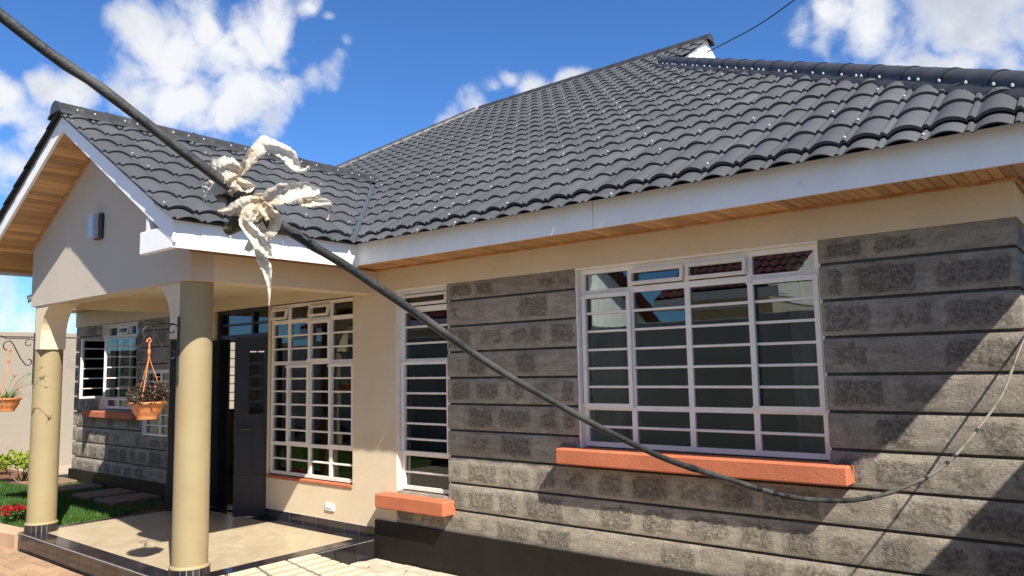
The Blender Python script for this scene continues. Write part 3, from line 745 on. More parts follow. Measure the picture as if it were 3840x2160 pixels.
mbE = tile_mesh('roof_tile', TW, TL, .007); meE = mbE.mesh('roof_tile', 'rooftile')
mbM = tile_mesh('roof_tile', TW, TL); SLR = math.sqrt(1+TANR**2); mbP = tile_mesh('roof_tile', TWP, GAP*SLR); mbQ = tile_mesh('roof_tile', TWP, GAP*SLR, .007); meQ = mbQ.mesh('roof_tile', 'rooftile')
meM = mbM.mesh('roof_tile', 'rooftile'); meP = mbP.mesh('roof_tile', 'rooftile')
def frame(ox, oy, oz, xdir, updir):        # tile frame: local x across, local y up the slope
    X = Vector(xdir).normalized(); Y = Vector(updir).normalized(); Z = X.cross(Y)
    m_ = Matrix((X, Y, Z)).transposed().to_4x4(); m_.translation = (ox, oy, oz); return m_
cand = []
nrow = int((YR-EY)/GA)+2
for r_ in range(nrow):
    y = EY+(.125+(r_-1)*GA if r_ else 0)
    for c in range(-50, 60):
        x = PE1+.02+c*TW; xm = x+TW/2
        if y > YR-.1: continue
        if x > EX1-.07-(y+.65)+.0 and not (xm < GX1+.18 and y > hipy(GX1)-.35): continue
        if xm < EX0+.07+(y+.65)/KL-.06 and not (xm > GX0-.18 and y > hipl(GX0)-.35): continue
        if PEL < xm < PE1+.1:              # hidden below the porch roof
            if zp(xm+TW/2) > zm(y+GA)+.02 and y < yv(ZR): continue
        cand.append(('M' if r_ else 'E', frame(x, y, zm(y)+(.004 if r_ else -.022), (1, 0, 0), (0, 1, TAN)), (xm, y, zm(y))))
nr2 = int((PE1+.10-RX)/GAP)+2
for r_ in range(nr2):
    x = PE1+.03-(0.125+(r_-1)*GAP if r_ else 0)
    if x < RX+.03: continue
    for c in range(0, 30):
        y = PF-.03+c*TWP
        if zp(x-GAP) < zm(y)-.02: continue
        cand.append(('P' if r_ else 'Q', frame(x, y, zp(x)+(.004 if r_ else -.022), (0, 1, 0), (-1, 0, TANR)), (x, y+TWP/2, zp(x))))
def score(c):
    p_ = proj(c[2])
    if not p_ or p_[0] < -150 or p_[0] > 3990 or p_[1] < -150 or p_[1] > 2300: return 1e9
    d = (CAM-Vector(c[2])); nrm_ = Vector((0, -TAN, 1)).normalized() if c[0] in 'ME' else Vector((TAN, 0, 1)).normalized()
    return d.length**2/max(.05, d.normalized().dot(nrm_))
cand.sort(key=score)
rest = MB()
def addinst(mb, src, mx):
    mb.add([mx @ Vector(q) for q in src.v], src.f, False); mb.sm[-len(src.f):] = src.sm
_va = Vector((PE1, yv(zp(PE1)), 0)); _vb = Vector((RX, yv(ZR), 0)); _vd = (_vb-_va).normalized(); VN = Vector((-_vd.y, _vd.x, 0))   # valley line in plan
if VN.x < 0: VN = -VN
def vside(x, y): return (Vector((x, y, 0))-_va).dot(VN)          # >0 on the main slope
HN = Vector((1, 1, 0)).normalized(); HD = (EX1-.07-.65)*HN.x
def cut(src, mx, N, d):            # keep the side where P.N <= d
    out = MB()
    for f, sm in zip(src.f, src.sm):
        P = [mx @ Vector(src.v[i]) for i in f]; q = []
        for a, b in zip([P[-1]]+P[:-1], P):
            da, db = a.dot(N)-d, b.dot(N)-d
            if (da <= 0) != (db <= 0): q.append(a.lerp(b, da/(da-db)))
            if db <= 0: q.append(b)
        if len(q) > 2: out.add(q, [tuple(range(len(q)))], sm)
    return out
def extent(src, mx, N):
    t = [(mx @ Vector(q)).dot(N) for q in src.v]; return min(t), max(t)
MBS = {'M': mbM, 'E': mbE, 'P': mbP, 'Q': mbQ}; MES = {'M': meM, 'E': meE, 'P': meP, 'Q': meQ}
VD = _va.dot(VN)
for i, (k, mx, c) in enumerate(cand):
    src = MBS[k]; trims = []
    if k in 'ME':
        lo, hi = extent(src, mx, HN)
        if c[1] < hipy(GX1)-.05 and hi > HD-.03: trims.append((HN, HD-.03))
        if c[1] < yv(ZR)+.1 and c[0] < PE1+.5:
            lo, hi = extent(src, mx, -VN)
            if hi > -VD-.028: trims.append((-VN, -VD-.028))
    else:
        lo, hi = extent(src, mx, VN)
        if hi > VD-.028: trims.append((VN, VD-.028))
    if trims:
        piece = MB(); piece.v, piece.f, piece.sm = [tuple(mx @ Vector(q)) for q in src.v], list(src.f), list(src.sm)
        for N, d in trims: piece = cut(piece, Matrix.Identity(4), N, d)
        if not piece.f: continue
        if i < 300: obj('roof_tile', piece, 'rooftile', roof)
        else: rest.add(piece.v, piece.f, False); rest.sm[-len(piece.f):] = piece.sm
        continue
    jit = Matrix.Translation((random.gauss(0, .0015), random.gauss(0, .002), random.gauss(0, .001)))
    mx = mx @ jit
    if i < 300: link('roof_tile', MES[k], roof, mx)
    else: addinst(rest, src, mx)
# slopes the camera sees only on edge: porch left slope and right hip
SLL = math.sqrt(1+TANL**2); mbL = tile_mesh('x', TWP, GAP*SLL)
for r_ in range(int((RX-PEL+.1)/GAP)+1):
    x = PEL-.085+r_*GAP
    if x > RX-.03: continue
    for c in range(0, 30):
        y = PF-.03+c*TWP
        if zp(x+GAP) < zm(y+TWP*.6)-.10: continue
        addinst(rest, mbL, frame(x, y+TWP, zp(x)+.004, (0, -1, 0), (1, 0, TANL)))
for r_ in range(18):
    x = EX1-r_*GA
    for c in range(60):
        y = -.9+c*TW; ym = y+TW/2
        if x < GX1+.1 or ym < -.65+(EX1-.07-x)+.26 or ym > bk(-.65)-(EX1-.07-x)+.12: continue
        addinst(rest, mbM, frame(x, y, ZM0+TAN*(EX1-.07-x)+.004, (0, 1, 0), (-1, 0, TAN)))
tag(obj('tile_field', rest, 'rooftile', roof), kind='stuff')
# white-capped roof screws
sm_ = MB(); cnt = 0
for i, (k, mx, c) in enumerate(cand):
    if random.random() < .2:
        o_ = mx @ Vector((.022 if random.random() < .7 else .03, .03+random.random()*.03, .036)); r_ = .0085; b0 = len(sm_.v)
        nz_ = mx.to_3x3() @ Vector((0, 0, 1)); ax_ = mx.to_3x3() @ Vector((1, 0, 0)); ay_ = mx.to_3x3() @ Vector((0, 1, 0))
        ring_ = [o_+ax_*r_*math.cos(q*math.pi/3)+ay_*r_*math.sin(q*math.pi/3) for q in range(6)]
        sm_.add(ring_+[q+nz_*.006 for q in ring_]+[o_+nz_*.013], [(q, (q+1) % 6, 6+(q+1) % 6, 6+q) for q in range(6)]+[(6+q, 6+(q+1) % 6, 12) for q in range(6)])
tag(obj('roof_screws', sm_, 'screw', roof), kind='stuff')
# ridge and hip caps
def cap_mesh(L, r0, flange):
    mb = MB(); k = 10; pr = [(-r0-flange, -.060), (-r0-flange+.006, -.036), (-r0-.004, -.012)]+[(-r0*math.cos(math.pi*i/k), r0*.85*math.sin(math.pi*i/k)) for i in range(k+1)]+[(r0+.004, -.012), (r0+flange-.006, -.036), (r0+flange, -.060)]
    secs = [(0, 1.07), (.02, 1.07), (.026, 1.02), (L*.5-.012, 1.015), (L*.5-.004, 1.04), (L*.5+.004, 1.04), (L*.5+.012, 1.01), (L*1.05, 1.0)]
    n = len(pr); vs = [(a*(s_ if i > 2 and i < n-3 else 1), y, b*s_ if b > 0 else b) for y, s_ in secs for i, (a, b) in enumerate(pr)]
    mb.add(vs, [(j*n+i, j*n+i+1, (j+1)*n+i+1, (j+1)*n+i) for j in range(len(secs)-1) for i in range(n-1)], True)
    mb.add([(a, 0, b) for a, b in pr]+[(a*.9, .002, b-.012) for a, b in pr], [(i, n+i, n+i+1, i+1) for i in range(n-1)], True)
    return mb
def run_caps(P0, P1, L, r0, fl, end=False):
    P0, P1 = Vector(P0), Vector(P1); d = P1-P0; n = max(1, round(d.length/L)); L = d.length/n; me = cap_mesh(L, r0, fl).mesh('ridge_cap', 'ridge'); Y = d.normalized(); X = Y.cross(Vector((0, 0, 1))).normalized(); Z = X.cross(Y)
    for i in range(n):
        m_ = Matrix((X, Y, Z)).transposed().to_4x4(); m_.translation = P0+Y*(i*L); link('ridge_cap', me, roof, m_)
    if end:
        k = 10; pr = [(-r0*1.1*math.cos(math.pi*i/k), r0*.93*math.sin(math.pi*i/k)) for i in range(k+1)]
        vs = [P0+X*a+Z*b-Y*.002 for a, b in pr]+[P0+X*a+Z*(-.03)-Y*.002 for a in (r0*1.1, -r0*1.1)]
        obj('ridge_end', MB().add(vs, [tuple(range(len(vs)))]), 'ridge', roof)
hz_ = .030
run_caps((EX1-.04, -.68, ZM0+hz_-.02), (GX1+.02, hipy(GX1)-.02, zm(hipy(GX1))+hz_), .40, .086, .050, True)
run_caps((EX0+.05, -.66, ZM0+hz_), (GX0, hipl(GX0), zm(hipl(GX0))+hz_), .4, .085, .06)
run_caps((GX1+.20, YR, ZRM+.01), (GX0-.03, YR, ZRM+.0), .4, .08, .06, True)
run_caps((RX, PF-.05, ZR+.02), (RX, yv(ZR)+.12, ZR+.02), .42, .088, .07, True)
cs_ = MB()
for (P0, P1, off) in (((EX1-.04, -.68, ZM0), (GX1+.02, hipy(GX1)-.02, zm(hipy(GX1))), .115), ((RX, PF, ZR+.01), (RX, yv(ZR), ZR+.01), .115)):
    P0, P1 = Vector(P0), Vector(P1); d_ = P1-P0; X_ = d_.normalized().cross(Vector((0, 0, 1))).normalized(); n_ = int(d_.length/.2)
    for q in range(n_):
        for sg in (-1, 1):
            c_ = P0+d_*((q+random.uniform(.1, .9))/n_)+X_*off*sg+Vector((0, 0, .018))
            cs_.lathe([(.0075, -.01), (.0075, .003), (.004, .007), (0.001, .009)], c_, 6, False)
tag(obj('cap_screws', cs_, 'screw', roof), kind='stuff')
# valley gutter
v0 = Vector((PE1, yv(zp(PE1)), zp(PE1))); v1 = Vector((RX+.02, yv(zp(RX+.02)), zp(RX+.02)))
t_ = (v1-v0).normalized(); s_ = VN*.040; up_ = Vector((0, 0, .010))
v0 -= t_*.07
vg = MB().add([v0-s_+up_*4.2, v0+up_, v0+s_+up_*4.2, v1-s_+up_*4.2, v1+up_, v1+s_+up_*4.2], [(0, 1, 4, 3), (1, 2, 5, 4)])
obj('valley_gutter', vg, 'galv', roof)

# ---- fascia, soffits, barge boards
FY = -.60
for xa, xb, dy_ in ((1.10, 3.548, 0), (3.551, EX1-.12, .0015)):       # two lengths butted together
    obj('fascia_board', MB().prism([(FY+dy_, 2.652), (FY+.022, 2.652), (FY+.022, 2.872), (FY+dy_, 2.862)], xa, xb, 'x'), 'white', roof)
obj('fascia_board', MB().prism([(FY, 2.652), (FY+.022, 2.652), (FY+.022, 2.872), (FY, 2.862)], EX0+.12, -3.2, 'x'), 'white', roof)
obj('fascia_board', bx(EX1-.142, EX1-.12, FY+.001, bk(FY), 2.652, 2.86), 'white', roof)
obj('fascia_board', bx(1.078, 1.10, -2.228, FY+.0, 2.632, 2.845), 'white', roof)
obj('fascia_board', bx(-3.21, -3.188, -2.228, -.6, 2.85, 2.93), 'white', roof)
sof = obj('soffit', MB().box(.66, 6.36, -.58, .0, 2.722, 2.735).box(.66, 1.078, -2.22, -.58, 2.722, 2.735).box(EX0+.14, -2.66, -.58, 0, 2.722, 2.735).box(XR, 6.36, 0, 6, 2.722, 2.735), 'timber_y', roof)
x = 1.10
while x < 6.35:
    obj('soffit_board', bb_(x+.0015, x+.0535, -.577, -.002, 2.704, 2.722, .003), 'timber_y', roof); x += .055
y = -2.2
while y < -.05:
    obj('soffit_board', bb_(.662, 1.076, y+.0015, y+.0535, 2.704, 2.722, .003), 'timber_y', roof); y += .055
x = -6.36
while x < -2.8:
    obj('soffit_board', bb_(x+.0015, x+.0535, -.577, -.032, 2.704, 2.722, .003), 'timber_y', roof); x += .055
obj('cornice_bead', bb_(.662, XR+.03, -.034, -.012, 2.684, 2.708, .004), 'timber', roof)
obj('cornice_bead', bb_(XR+.012, XR+.034, -.011, 4, 2.684, 2.708, .004), 'timber', roof)
obj('cornice_bead', bb_(.66, .682, -1.9, -.036, 2.684, 2.706, .004), 'timber', roof)
# rake soffit boards: planks across the overhang
def rake(x0, sgn, tn, npl, wall_x):
    wd = .062
    for k in range(npl):
        a0, a1 = k*wd+.0015, (k+1)*wd-.0015; c_ = 1/math.sqrt(1+tn*tn)
        xa, xb = x0+sgn*a0*c_, x0+sgn*a1*c_; za, zb_ = ZSA-tn*a0*c_, ZSA-tn*a1*c_
        yb_ = gy0-.001 if (xb-wall_x)*sgn < 0 else -.1
        lo = [(xa, -2.225, za), (xb, -2.225, zb_), (xb, yb_, zb_), (xa, yb_, za)]
        obj('soffit_board', MB().add(lo+[(a, b, c+.016) for a, b, c in lo], [(0, 1, 2, 3), (4, 7, 6, 5), (0, 4, 5, 1), (1, 5, 6, 2), (2, 6, 7, 3), (3, 7, 4, 0)]), 'timber_y', roof)
rake(RX, 1, TANS, 30, .66); rake(RX, -1, TANL, 38, -2.655)
for sgn, tn, wx in ((1, TANS, .66), (-1, TANL, -2.655)):
    L = abs(wx-RX); x1 = RX+sgn*L
    obj('cornice_bead', MB().add([(RX, gy0-.022, ZSA-.001), (x1, gy0-.022, ZSA-tn*L-.001), (x1, gy0, ZSA-tn*L-.001), (RX, gy0, ZSA-.001), (RX, gy0-.022, ZSA-.025), (x1, gy0-.022, ZSA-tn*L-.025), (x1, gy0, ZSA-tn*L-.025), (RX, gy0, ZSA-.025)],
        [(4, 5, 1, 0), (7, 6, 5, 4), (0, 1, 2, 3), (5, 6, 2, 1), (6, 7, 3, 2)]), 'timber', roof)
ZBB = ZSA-.02; BH = .178
def barge(xe, sgn, tn):
    L = abs(xe-RX); zb_ = ZBB-tn*L
    obj('barge_board', MB().prism([(RX, ZBB), (xe, zb_), (xe, zb_+BH), (RX, ZBB+BH)], -2.252, -2.226), 'white', roof)
barge(1.102, 1, TANS); barge(-3.215, -1, TANL)
obj('eave_return', bb_(.585, 1.077, -2.249, -2.20, 2.632, 2.80, .004), 'white', roof)
obj('eave_return', bx(.66, .70, -2.24, -1.9, 2.80, 2.90), 'white', roof)

# ------------------------------------------------------------------ fittings
def curtain(x0, x1, z0, z1, y, label):
    n = 40; vs = []; 
    for i in range(n+1):
        x = x0+(x1-x0)*i/n; yy = y+.022*math.sin(i*1.15)+.008*math.sin(i*2.7)
        vs += [(x, yy, z0), (x, yy, z1), (x, yy+.004, z0), (x, yy+.004, z1)]
    fs = [q for i in range(n) for q in ((i*4, i*4+4, i*4+5, i*4+1), (i*4+2, i*4+3, i*4+7, i*4+6))]
    tag(obj('curtain', MB().add(vs, fs, True), 'curtain'), label, 'curtain')
curtain(4.50, 4.86, .55, 2.55, .34, 'pale curtain gathered behind the far right panes of the large window')
curtain(2.92, 3.16, .55, 2.55, .34, 'pale curtain gathered beside the opening sash of the large window')

lamp = thing('wall_lamp', 'rectangular bulkhead lamp with pale lens on the porch gable', 'lamp', (-1.0, gy0, 3.10))
obj('lamp_base', bb_(-1.08, -.925, gy0-.04, gy0+.002, 2.985, 3.225, .012), 'darkmetal', lamp)
obj('lens', MB().prism([(-1.07, 2.995), (-.96, 2.995), (-.96, 3.212), (-1.07, 3.212)], gy0-.085, gy0-.039), 'lens', lamp)
sock = thing('wall_socket', 'white electrical socket plate low on the porch wall', 'socket', (-.06, 0, .39))
obj('face_plate', bb_(-.135, .01, -.014, .001, .352, .428, .004), 'plasticwhite', sock)
obj('rocker_switch', bb_(-.095, -.07, -.020, -.012, .38, .402, .002), 'plasticwhite', sock); obj('rocker_switch', bb_(-.055, -.03, -.020, -.012, .38, .402, .002), 'plasticwhite', sock)
def scroll(c, r0, r1, a0, a1, n=14):     # spiral in the y-z plane
    return [(c[0], c[1]+(r0+(r1-r0)*i/n)*math.cos(a0+(a1-a0)*i/n), c[2]+(r0+(r1-r0)*i/n)*math.sin(a0+(a1-a0)*i/n)) for i in range(n+1)]
def basket(cx, cy, kind, lab_b, lab_p):
    yp = cy-.134-.005
    br = thing('plant_bracket', lab_b, 'bracket', (cx, yp, 1.65))
    obj('back_plate', bb_(cx-.011, cx+.011, yp-.006, yp+.012, 1.66, 2.19, .002), 'darkmetal', br)
    top = [(cx, yp-.006, 2.115), (cx, yp-.03, 2.128)]+[(cx, yp-.05-.03*i, 2.132) for i in range(0, 8)]+[(cx, yp-.285, 2.145), (cx, yp-.305, 2.160)]
    obj('arm', MB().tube(top, .0055, 6), 'darkmetal', br)
    S_ = scroll((cx, yp-.05, 1.90), .018, .042, math.pi*.6, -math.pi*.55)+[(cx, yp-.078, 1.87), (cx, yp-.12, 1.93), (cx, yp-.165, 2.02), (cx, yp-.195, 2.08), (cx, yp-.222, 2.108)]+scroll((cx, yp-.232, 2.055), .052, .045, math.pi*.45, math.pi*1.4, 9)+[(cx, yp-.232, 2.008), (cx, yp-.205, 2.012)]
    obj('scroll', MB().tube(S_, .006, 6), 'darkmetal', br)
    obj('scroll', MB().tube(scroll((cx, yp-.05, 2.085), .042, .018, math.pi*.45, math.pi*1.9), .005, 6), 'darkmetal', br)
    py = yp-.225; pz = 1.40
    bk_ = thing('hanging_basket', lab_p, 'hanging basket', (cx, py, pz), None)
    H_ = .135; PS = .80
    prof = [(r*PS, z*PS) for r, z in [(.0, 0), (.088, 0), (.093, .012), (.090, .02), (.112, .05), (.135, .095), (.145, .14), (.163, .143), (.168, .159), (.163, .169), (.150, .167), (.142, .135), (0, .135)]]
    pot = MB(); nn = 48; vs = []
    for i, (r, z) in enumerate(prof):
        for k in range(nn):
            rr = r*(1+(.012 if (k % 4 < 2) else -.006)) if 3 <= i <= 5 else r
            vs.append((cx+rr*math.cos(2*math.pi*k/nn), py+rr*math.sin(2*math.pi*k/nn), pz+z))
    pot.add(vs, [(i*nn+k, i*nn+(k+1) % nn, (i+1)*nn+(k+1) % nn, (i+1)*nn+k) for i in range(len(prof)-1) for k in range(nn)], True)
    obj('pot', pot, 'terracotta', bk_)
    hook = (cx, py, 2.0)
    h = MB()
    obj('hook', MB().tube([(cx, py, 1.93), (cx, py, 1.975), (cx, py+.012, 2.00), (cx, py+.0, 2.017), (cx, py-.016, 2.005), (cx, py-.018, 1.985)], .0065, 8).lathe([(.004, 1.885), (.012, 1.895), (.010, 1.925), (.004, 1.935)], (cx, py, 0), 10), 'terracotta', bk_)
    for k in range(3):
        a = R(75+120*k); obj('hanger_strap', MB().tube([(cx, py, 1.895), (cx+.01*math.cos(a), py+.01*math.sin(a), 1.84), (cx+.125*math.cos(a), py+.125*math.sin(a), pz+H_-.01)], .0038, 6), 'terracotta', bk_)
    lf = MB(); rs = random.Random(hash(kind) % 99 if False else (5 if kind == 'begonia' else 6))
    if kind == 'begonia':
        for _ in range(1100):
            a = rs.uniform(0, 6.283); rr = .135*math.sqrt(rs.random()); z = pz+H_-.015+rs.random()*(.16-.5*rr)*(1+.45*math.sin(3*a+.6)*math.sin(5*a))+(.02 if math.cos(a-1.2) > .5 else 0)
            c_ = Vector((cx+rr*math.cos(a)*1.1, py+rr*math.sin(a)*1.1, z)); s_ = rs.uniform(.010, .02)
            leaf_(lf, c_, s_, rs)
        obj('foliage', lf, 'leafdark', bk_); fl_ = MB()
        for _ in range(26):
            a = rs.uniform(0, 6.283); rr = rs.uniform(.05, .14); c_ = Vector((cx+rr*math.cos(a), py+rr*math.sin(a), pz+H_+rs.uniform(.02, .12)))
            for _k in range(3): leaf_(fl_, c_+Vector((rs.gauss(0, .006), rs.gauss(0, .006), rs.gauss(0, .006))), .011, rs)
        obj('flower', fl_, 'petalpink', bk_)
    else:
        for _ in range(70):
            a = rs.uniform(0, 6.283); L = rs.uniform(.10, .24); dr = rs.uniform(.4, 1.0); b0 = Vector((cx+.04*math.cos(a), py+.04*math.sin(a), pz+H_-.02)); blade(lf, b0, a, L, dr, .007)
        st = MB()
        for (a, L, lift) in ((.2, .36, .05), (.9, .30, .08), (5.9, .42, -.10), (1.5, .33, .02), (2.6, .25, .04), (.5, .46, -.02), (4.0, .3, .06)):
            p_ = [Vector((cx, py, pz+H_))+Vector((math.cos(a)*L*t, math.sin(a)*L*t, .16*math.sin(t*2.2)+lift*t*t*2)) for t in (0, .25, .5, .75, 1.)]
            st.tube(p_, .0022, 5)
            for _k in range(9): blade(lf, p_[-1], rs.uniform(0, 6.28), rs.uniform(.035, .06), rs.uniform(.6, 1.2), .004)
        obj('runner', st, 'leafpale', bk_); obj('foliage', lf, 'leafpale', bk_)
def leaf_(mb, c, s, rs):
    n_ = Vector((rs.gauss(0, 1), rs.gauss(0, 1), rs.gauss(.5, .8))).normalized(); t = n_.orthogonal().normalized(); b = n_.cross(t); a = rs.uniform(0, 6.28)
    t, b = t*math.cos(a)+b*math.sin(a), b*math.cos(a)-t*math.sin(a)
    mb.add([c-t*s, c+b*s*.55+n_*s*.15, c+t*s, c-b*s*.55+n_*s*.15], [(0, 1, 2), (0, 2, 3)])
def blade(mb, b0, a, L, dr, wd):
    d = Vector((math.cos(a), math.sin(a), 0)); sd = Vector((-math.sin(a), math.cos(a), 0))*wd; vs = []
    for t in (0, .35, .7, 1.):
        p_ = b0+d*(L*t*dr)+Vector((0, 0, L*(t*1.0-t*t*dr*.9))); ww = (1-t*.85); vs += [p_-sd*ww, p_+sd*ww]
    mb.add(vs, [(0, 1, 3, 2), (2, 3, 5, 4), (4, 5, 7, 6)])
basket(.462, -1.732, 'begonia', 'black scrolled iron bracket on the pillar by the ramp', 'terracotta plastic pot of dark leaved pink begonias on hangers')
basket(-2.53, -1.745, 'spider', 'black scrolled iron bracket on the pillar by the lawn', 'terracotta plastic pot of pale green spider plant on hangers')

# shrubs and flowers
def shrub(name, label, cx, cy, rx, ry, hgt, n, m, ls, z0=LZ, seed=1, petal=None, npet=0, group=None):
    rs = random.Random(seed); t = thing(name, label, 'plant', (cx, cy, z0), group)
    st = MB()
    lobes = [(rs.uniform(-.6, .6)*rx, rs.uniform(-.6, .6)*ry, rs.uniform(.45, .8)*hgt, rs.uniform(.35, .55)) for _ in range(9)]
    for (a, b, c, r) in lobes: st.tube([(cx+a*.1, cy+b*.1, z0-.01), (cx+a*.6, cy+b*.6, z0+c*.5), (cx+a, cy+b, z0+c)], [.012, .008, .004], 5)
    obj('stem', st, 'slab', t); lf = MB()
    for _ in range(n):
        a, b, c, r = rs.choice(lobes); d = Vector((rs.gauss(0, 1), rs.gauss(0, 1), rs.gauss(0, 1))).normalized()*(r*rs.random()**.45)
        p_ = Vector((cx+a+d.x*rx, cy+b+d.y*ry, max(z0+.02, z0+c+d.z*hgt*.5))); leaf_(lf, p_, ls*rs.uniform(.6, 1.2), rs)
    obj('foliage', lf, m, t)
    if petal:
        pt = MB()
        for _ in range(npet):
            a, b, c, r = rs.choice(lobes); p_ = Vector((cx+a+rs.gauss(0, .25)*rx, cy+b+rs.gauss(0, .25)*ry, z0+c+hgt*.28))
            for _k in range(14): leaf_(pt, p_+Vector((rs.gauss(0, .022), rs.gauss(0, .022), rs.gauss(0, .018))), .018, rs)
        obj('flower', pt, petal, t)
    return t
shrub('shrub', 'yellow-green leafy shrub behind the lawn pillar', -7.0, -.50, .42, .38, .50, 900, 'leafyel', .05, seed=2)
shrub('shrub', 'low dark green shrub between the pink geranium and yellow-green shrub', -8.3, -.62, .4, .4, .36, 900, 'leafgrn', .04, seed=3)
shrub('geranium', 'pink flowering geranium by the cream boundary wall', -8.55, -.75, .3, .3, .40, 500, 'leafgrn', .04, seed=4, petal='petalpink', npet=7)
shrub('pale_plant', 'pale variegated low plant in front of the pink geranium', -7.9, -1.0, .3, .25, .26, 500, 'leafpale', .04, seed=8)
shrub('red_flowers', 'bright red bedding flowers behind the lawn kerb', -3.36, -1.72, .16, .13, .16, 260, 'leafgrn', .022, seed=5, petal='petalred', npet=20)
for k, (x, y, q) in enumerate([(-8.6, -5.3, 'petalred'), (-7.2, -5.4, 'petalpink'), (-5.6, -5.35, 'petalred')]):
    shrub('flower_bush', ['red flowering bush by the grey front wall, next to the garden corner', 'pink flowering bush between two red ones along the front wall', 'red flowering bush by the grey front wall, next to the yard'][k], x, y, .45, .3, .5, 500, 'leafgrn', .05, z0=.08, seed=20+k, petal=q, npet=12)

# ------------------------------------------------------------------ neighbour beyond the front wall (seen in the panes)
nb_ = thing('neighbour_house', 'neighbouring house with maroon tiled roof beyond the grey wall', 'house', (-9, -11, 0))
obj('wall', bx(-13.5, -5.5, -15, -9.7, 0, 2.95), 'gablegrey', nb_)
def slope(x0, x1, y0, z0, tn, L, sgn):
    mb = MB()
    for k in range(int(L/.32)):
        a, b = k*.32, (k+1)*.32; n_ = int((x1-x0)/.2)
        for i in range(n_):
            xa, xb = x0+i*.2, x0+(i+1)*.2; xm = (xa+xb)/2
            h0 = .03
            mb.add([(xa, y0+sgn*a, z0+tn*a+h0), (xm, y0+sgn*a, z0+tn*a+h0+.05), (xb, y0+sgn*a, z0+tn*a+h0), (xb, y0+sgn*b, z0+tn*b), (xm, y0+sgn*b, z0+tn*b+.05), (xa, y0+sgn*b, z0+tn*b),
                    (xa, y0+sgn*a, z0+tn*a), (xb, y0+sgn*a, z0+tn*a)], [(0, 1, 4, 5), (1, 2, 3, 4), (6, 7, 2, 1, 0)])
    return mb
def neighbour(t, x0, x1):
    obj('roof', slope(x0, x1, -9.1, 3.05, .55, 3.4, -1), 'maroon', t)
    obj('roof', MB().add([(x0, -16, 3.05), (x1, -16, 3.05), (x1, -12.5, 4.95), (x0, -12.5, 4.95)], [(0, 1, 2, 3)]), 'maroon', t)
    for xe in (x0+.4, x1-.4): obj('gable', MB().prism([(-9.2, 2.95), (-15.9, 2.95), (-12.5, 4.85)], xe-.03, xe+.03, 'x'), 'white', t)
    obj('fascia_board', bx(x0, x1, -9.14, -9.1, 2.88, 3.08), 'white', t); obj('soffit', bx(x0, x1, -9.7, -9.14, 2.93, 2.95), 'white', t)
neighbour(nb_, -14, -5)
nb2 = thing('neighbour_annexe', 'narrow neighbouring annexe with maroon tiled roof behind the grey wall', 'house', (0, -11, 0))
obj('wall', bx(-1.0, .9, -15, -9.7, 0, 2.95), 'gablegrey', nb2); neighbour(nb2, -1.5, 1.3)

# ------------------------------------------------------------------ sagging cable
cab = [(0, 55), (389, 339), (760, 625), (1100, 875), (1318, 1010), (1586, 1192), (1835, 1366), (2099, 1521), (2310, 1634), (2519.5, 1730), (2737, 1798.5), (2860, 1838), (2985, 1867), (3090, 1876), (3195, 1876), (3280, 1862), (3350.6, 1843.5), (3430, 1810), (3506, 1772), (3590, 1700), (3661, 1616.5), (3757, 1483), (3810, 1346), (3838, 1270)]
A_ = Vector((5.84, 0, 1.83)); E_ = at(0, 55, 1.2); nv = Vector((-(E_-A_).y, (E_-A_).x, 0)).normalized()
pts = []
for (u, v) in cab:
    d = ray(u, v); t = (A_-CAM).dot(nv)/d.dot(nv); pts.append(CAM+d*t)
cable_pts = list(pts)
pre = [pts[0]+(pts[0]-pts[1])*k*3.2+Vector((0, 0, .06*k*k)) for k in (3, 2, 1)]
pts = pre+pts; pts[-1] = Vector((5.858, -.012, 1.86)); pts += [Vector((5.875, .06, 1.90)), Vector((5.89, .5, 2.0)), Vector((5.875, 1.2, 2.05))]
def smooth(pts, n=4):
    out = []
    for i in range(len(pts)-1):
        p0, p1, p2, p3 = pts[max(i-1, 0)], pts[i], pts[i+1], pts[min(i+2, len(pts)-1)]
        for k in range(n):
            t = k/n; out.append(.5*((2*p1)+(p2-p0)*t+(2*p0-5*p1+4*p2-p3)*t*t+(3*p1-p0-3*p2+p3)*t*t*t))
    return out+[pts[-1]]
sp = smooth(pts, 6); rc = random.Random(4)
rad = [(.0083+.0010*min(1, max(0, (-3.3-q.y)/.6)) if q.y < -1.9 else .0083-.0022*min(1, (q.y+1.9)/1.5))*(1+.05*rc.gauss(0, 1)) for q in sp]
cab_o = thing('cable', 'thick weathered black cable sagging from the house corner across the front', 'cable', tuple(pts[-1]))
obj('sheath', MB().tube(sp, rad, 12), 'cablerubber', cab_o)
# tape bands near the sag
for u, v in [(2590, 1752), (2840, 1830), (2900, 1850), (2950, 1860), (3100, 1877), (3165, 1878), (3250, 1868), (3470, 1790), (3550, 1738), (3570, 1718), (3667, 1612)]:
    d = ray(u, v); t = (A_-CAM).dot(nv)/d.dot(nv); c = CAM+d*t
    i = min(range(len(sp)), key=lambda q: (sp[q]-c).length); i = max(1, min(len(sp)-2, i)); tt = (sp[i+1]-sp[i-1]).normalized()
    obj('tape_band', MB().tube([sp[i]-tt*.016, sp[i], sp[i]+tt*.016], rad[i]+.0012, 12), 'wire', cab_o)
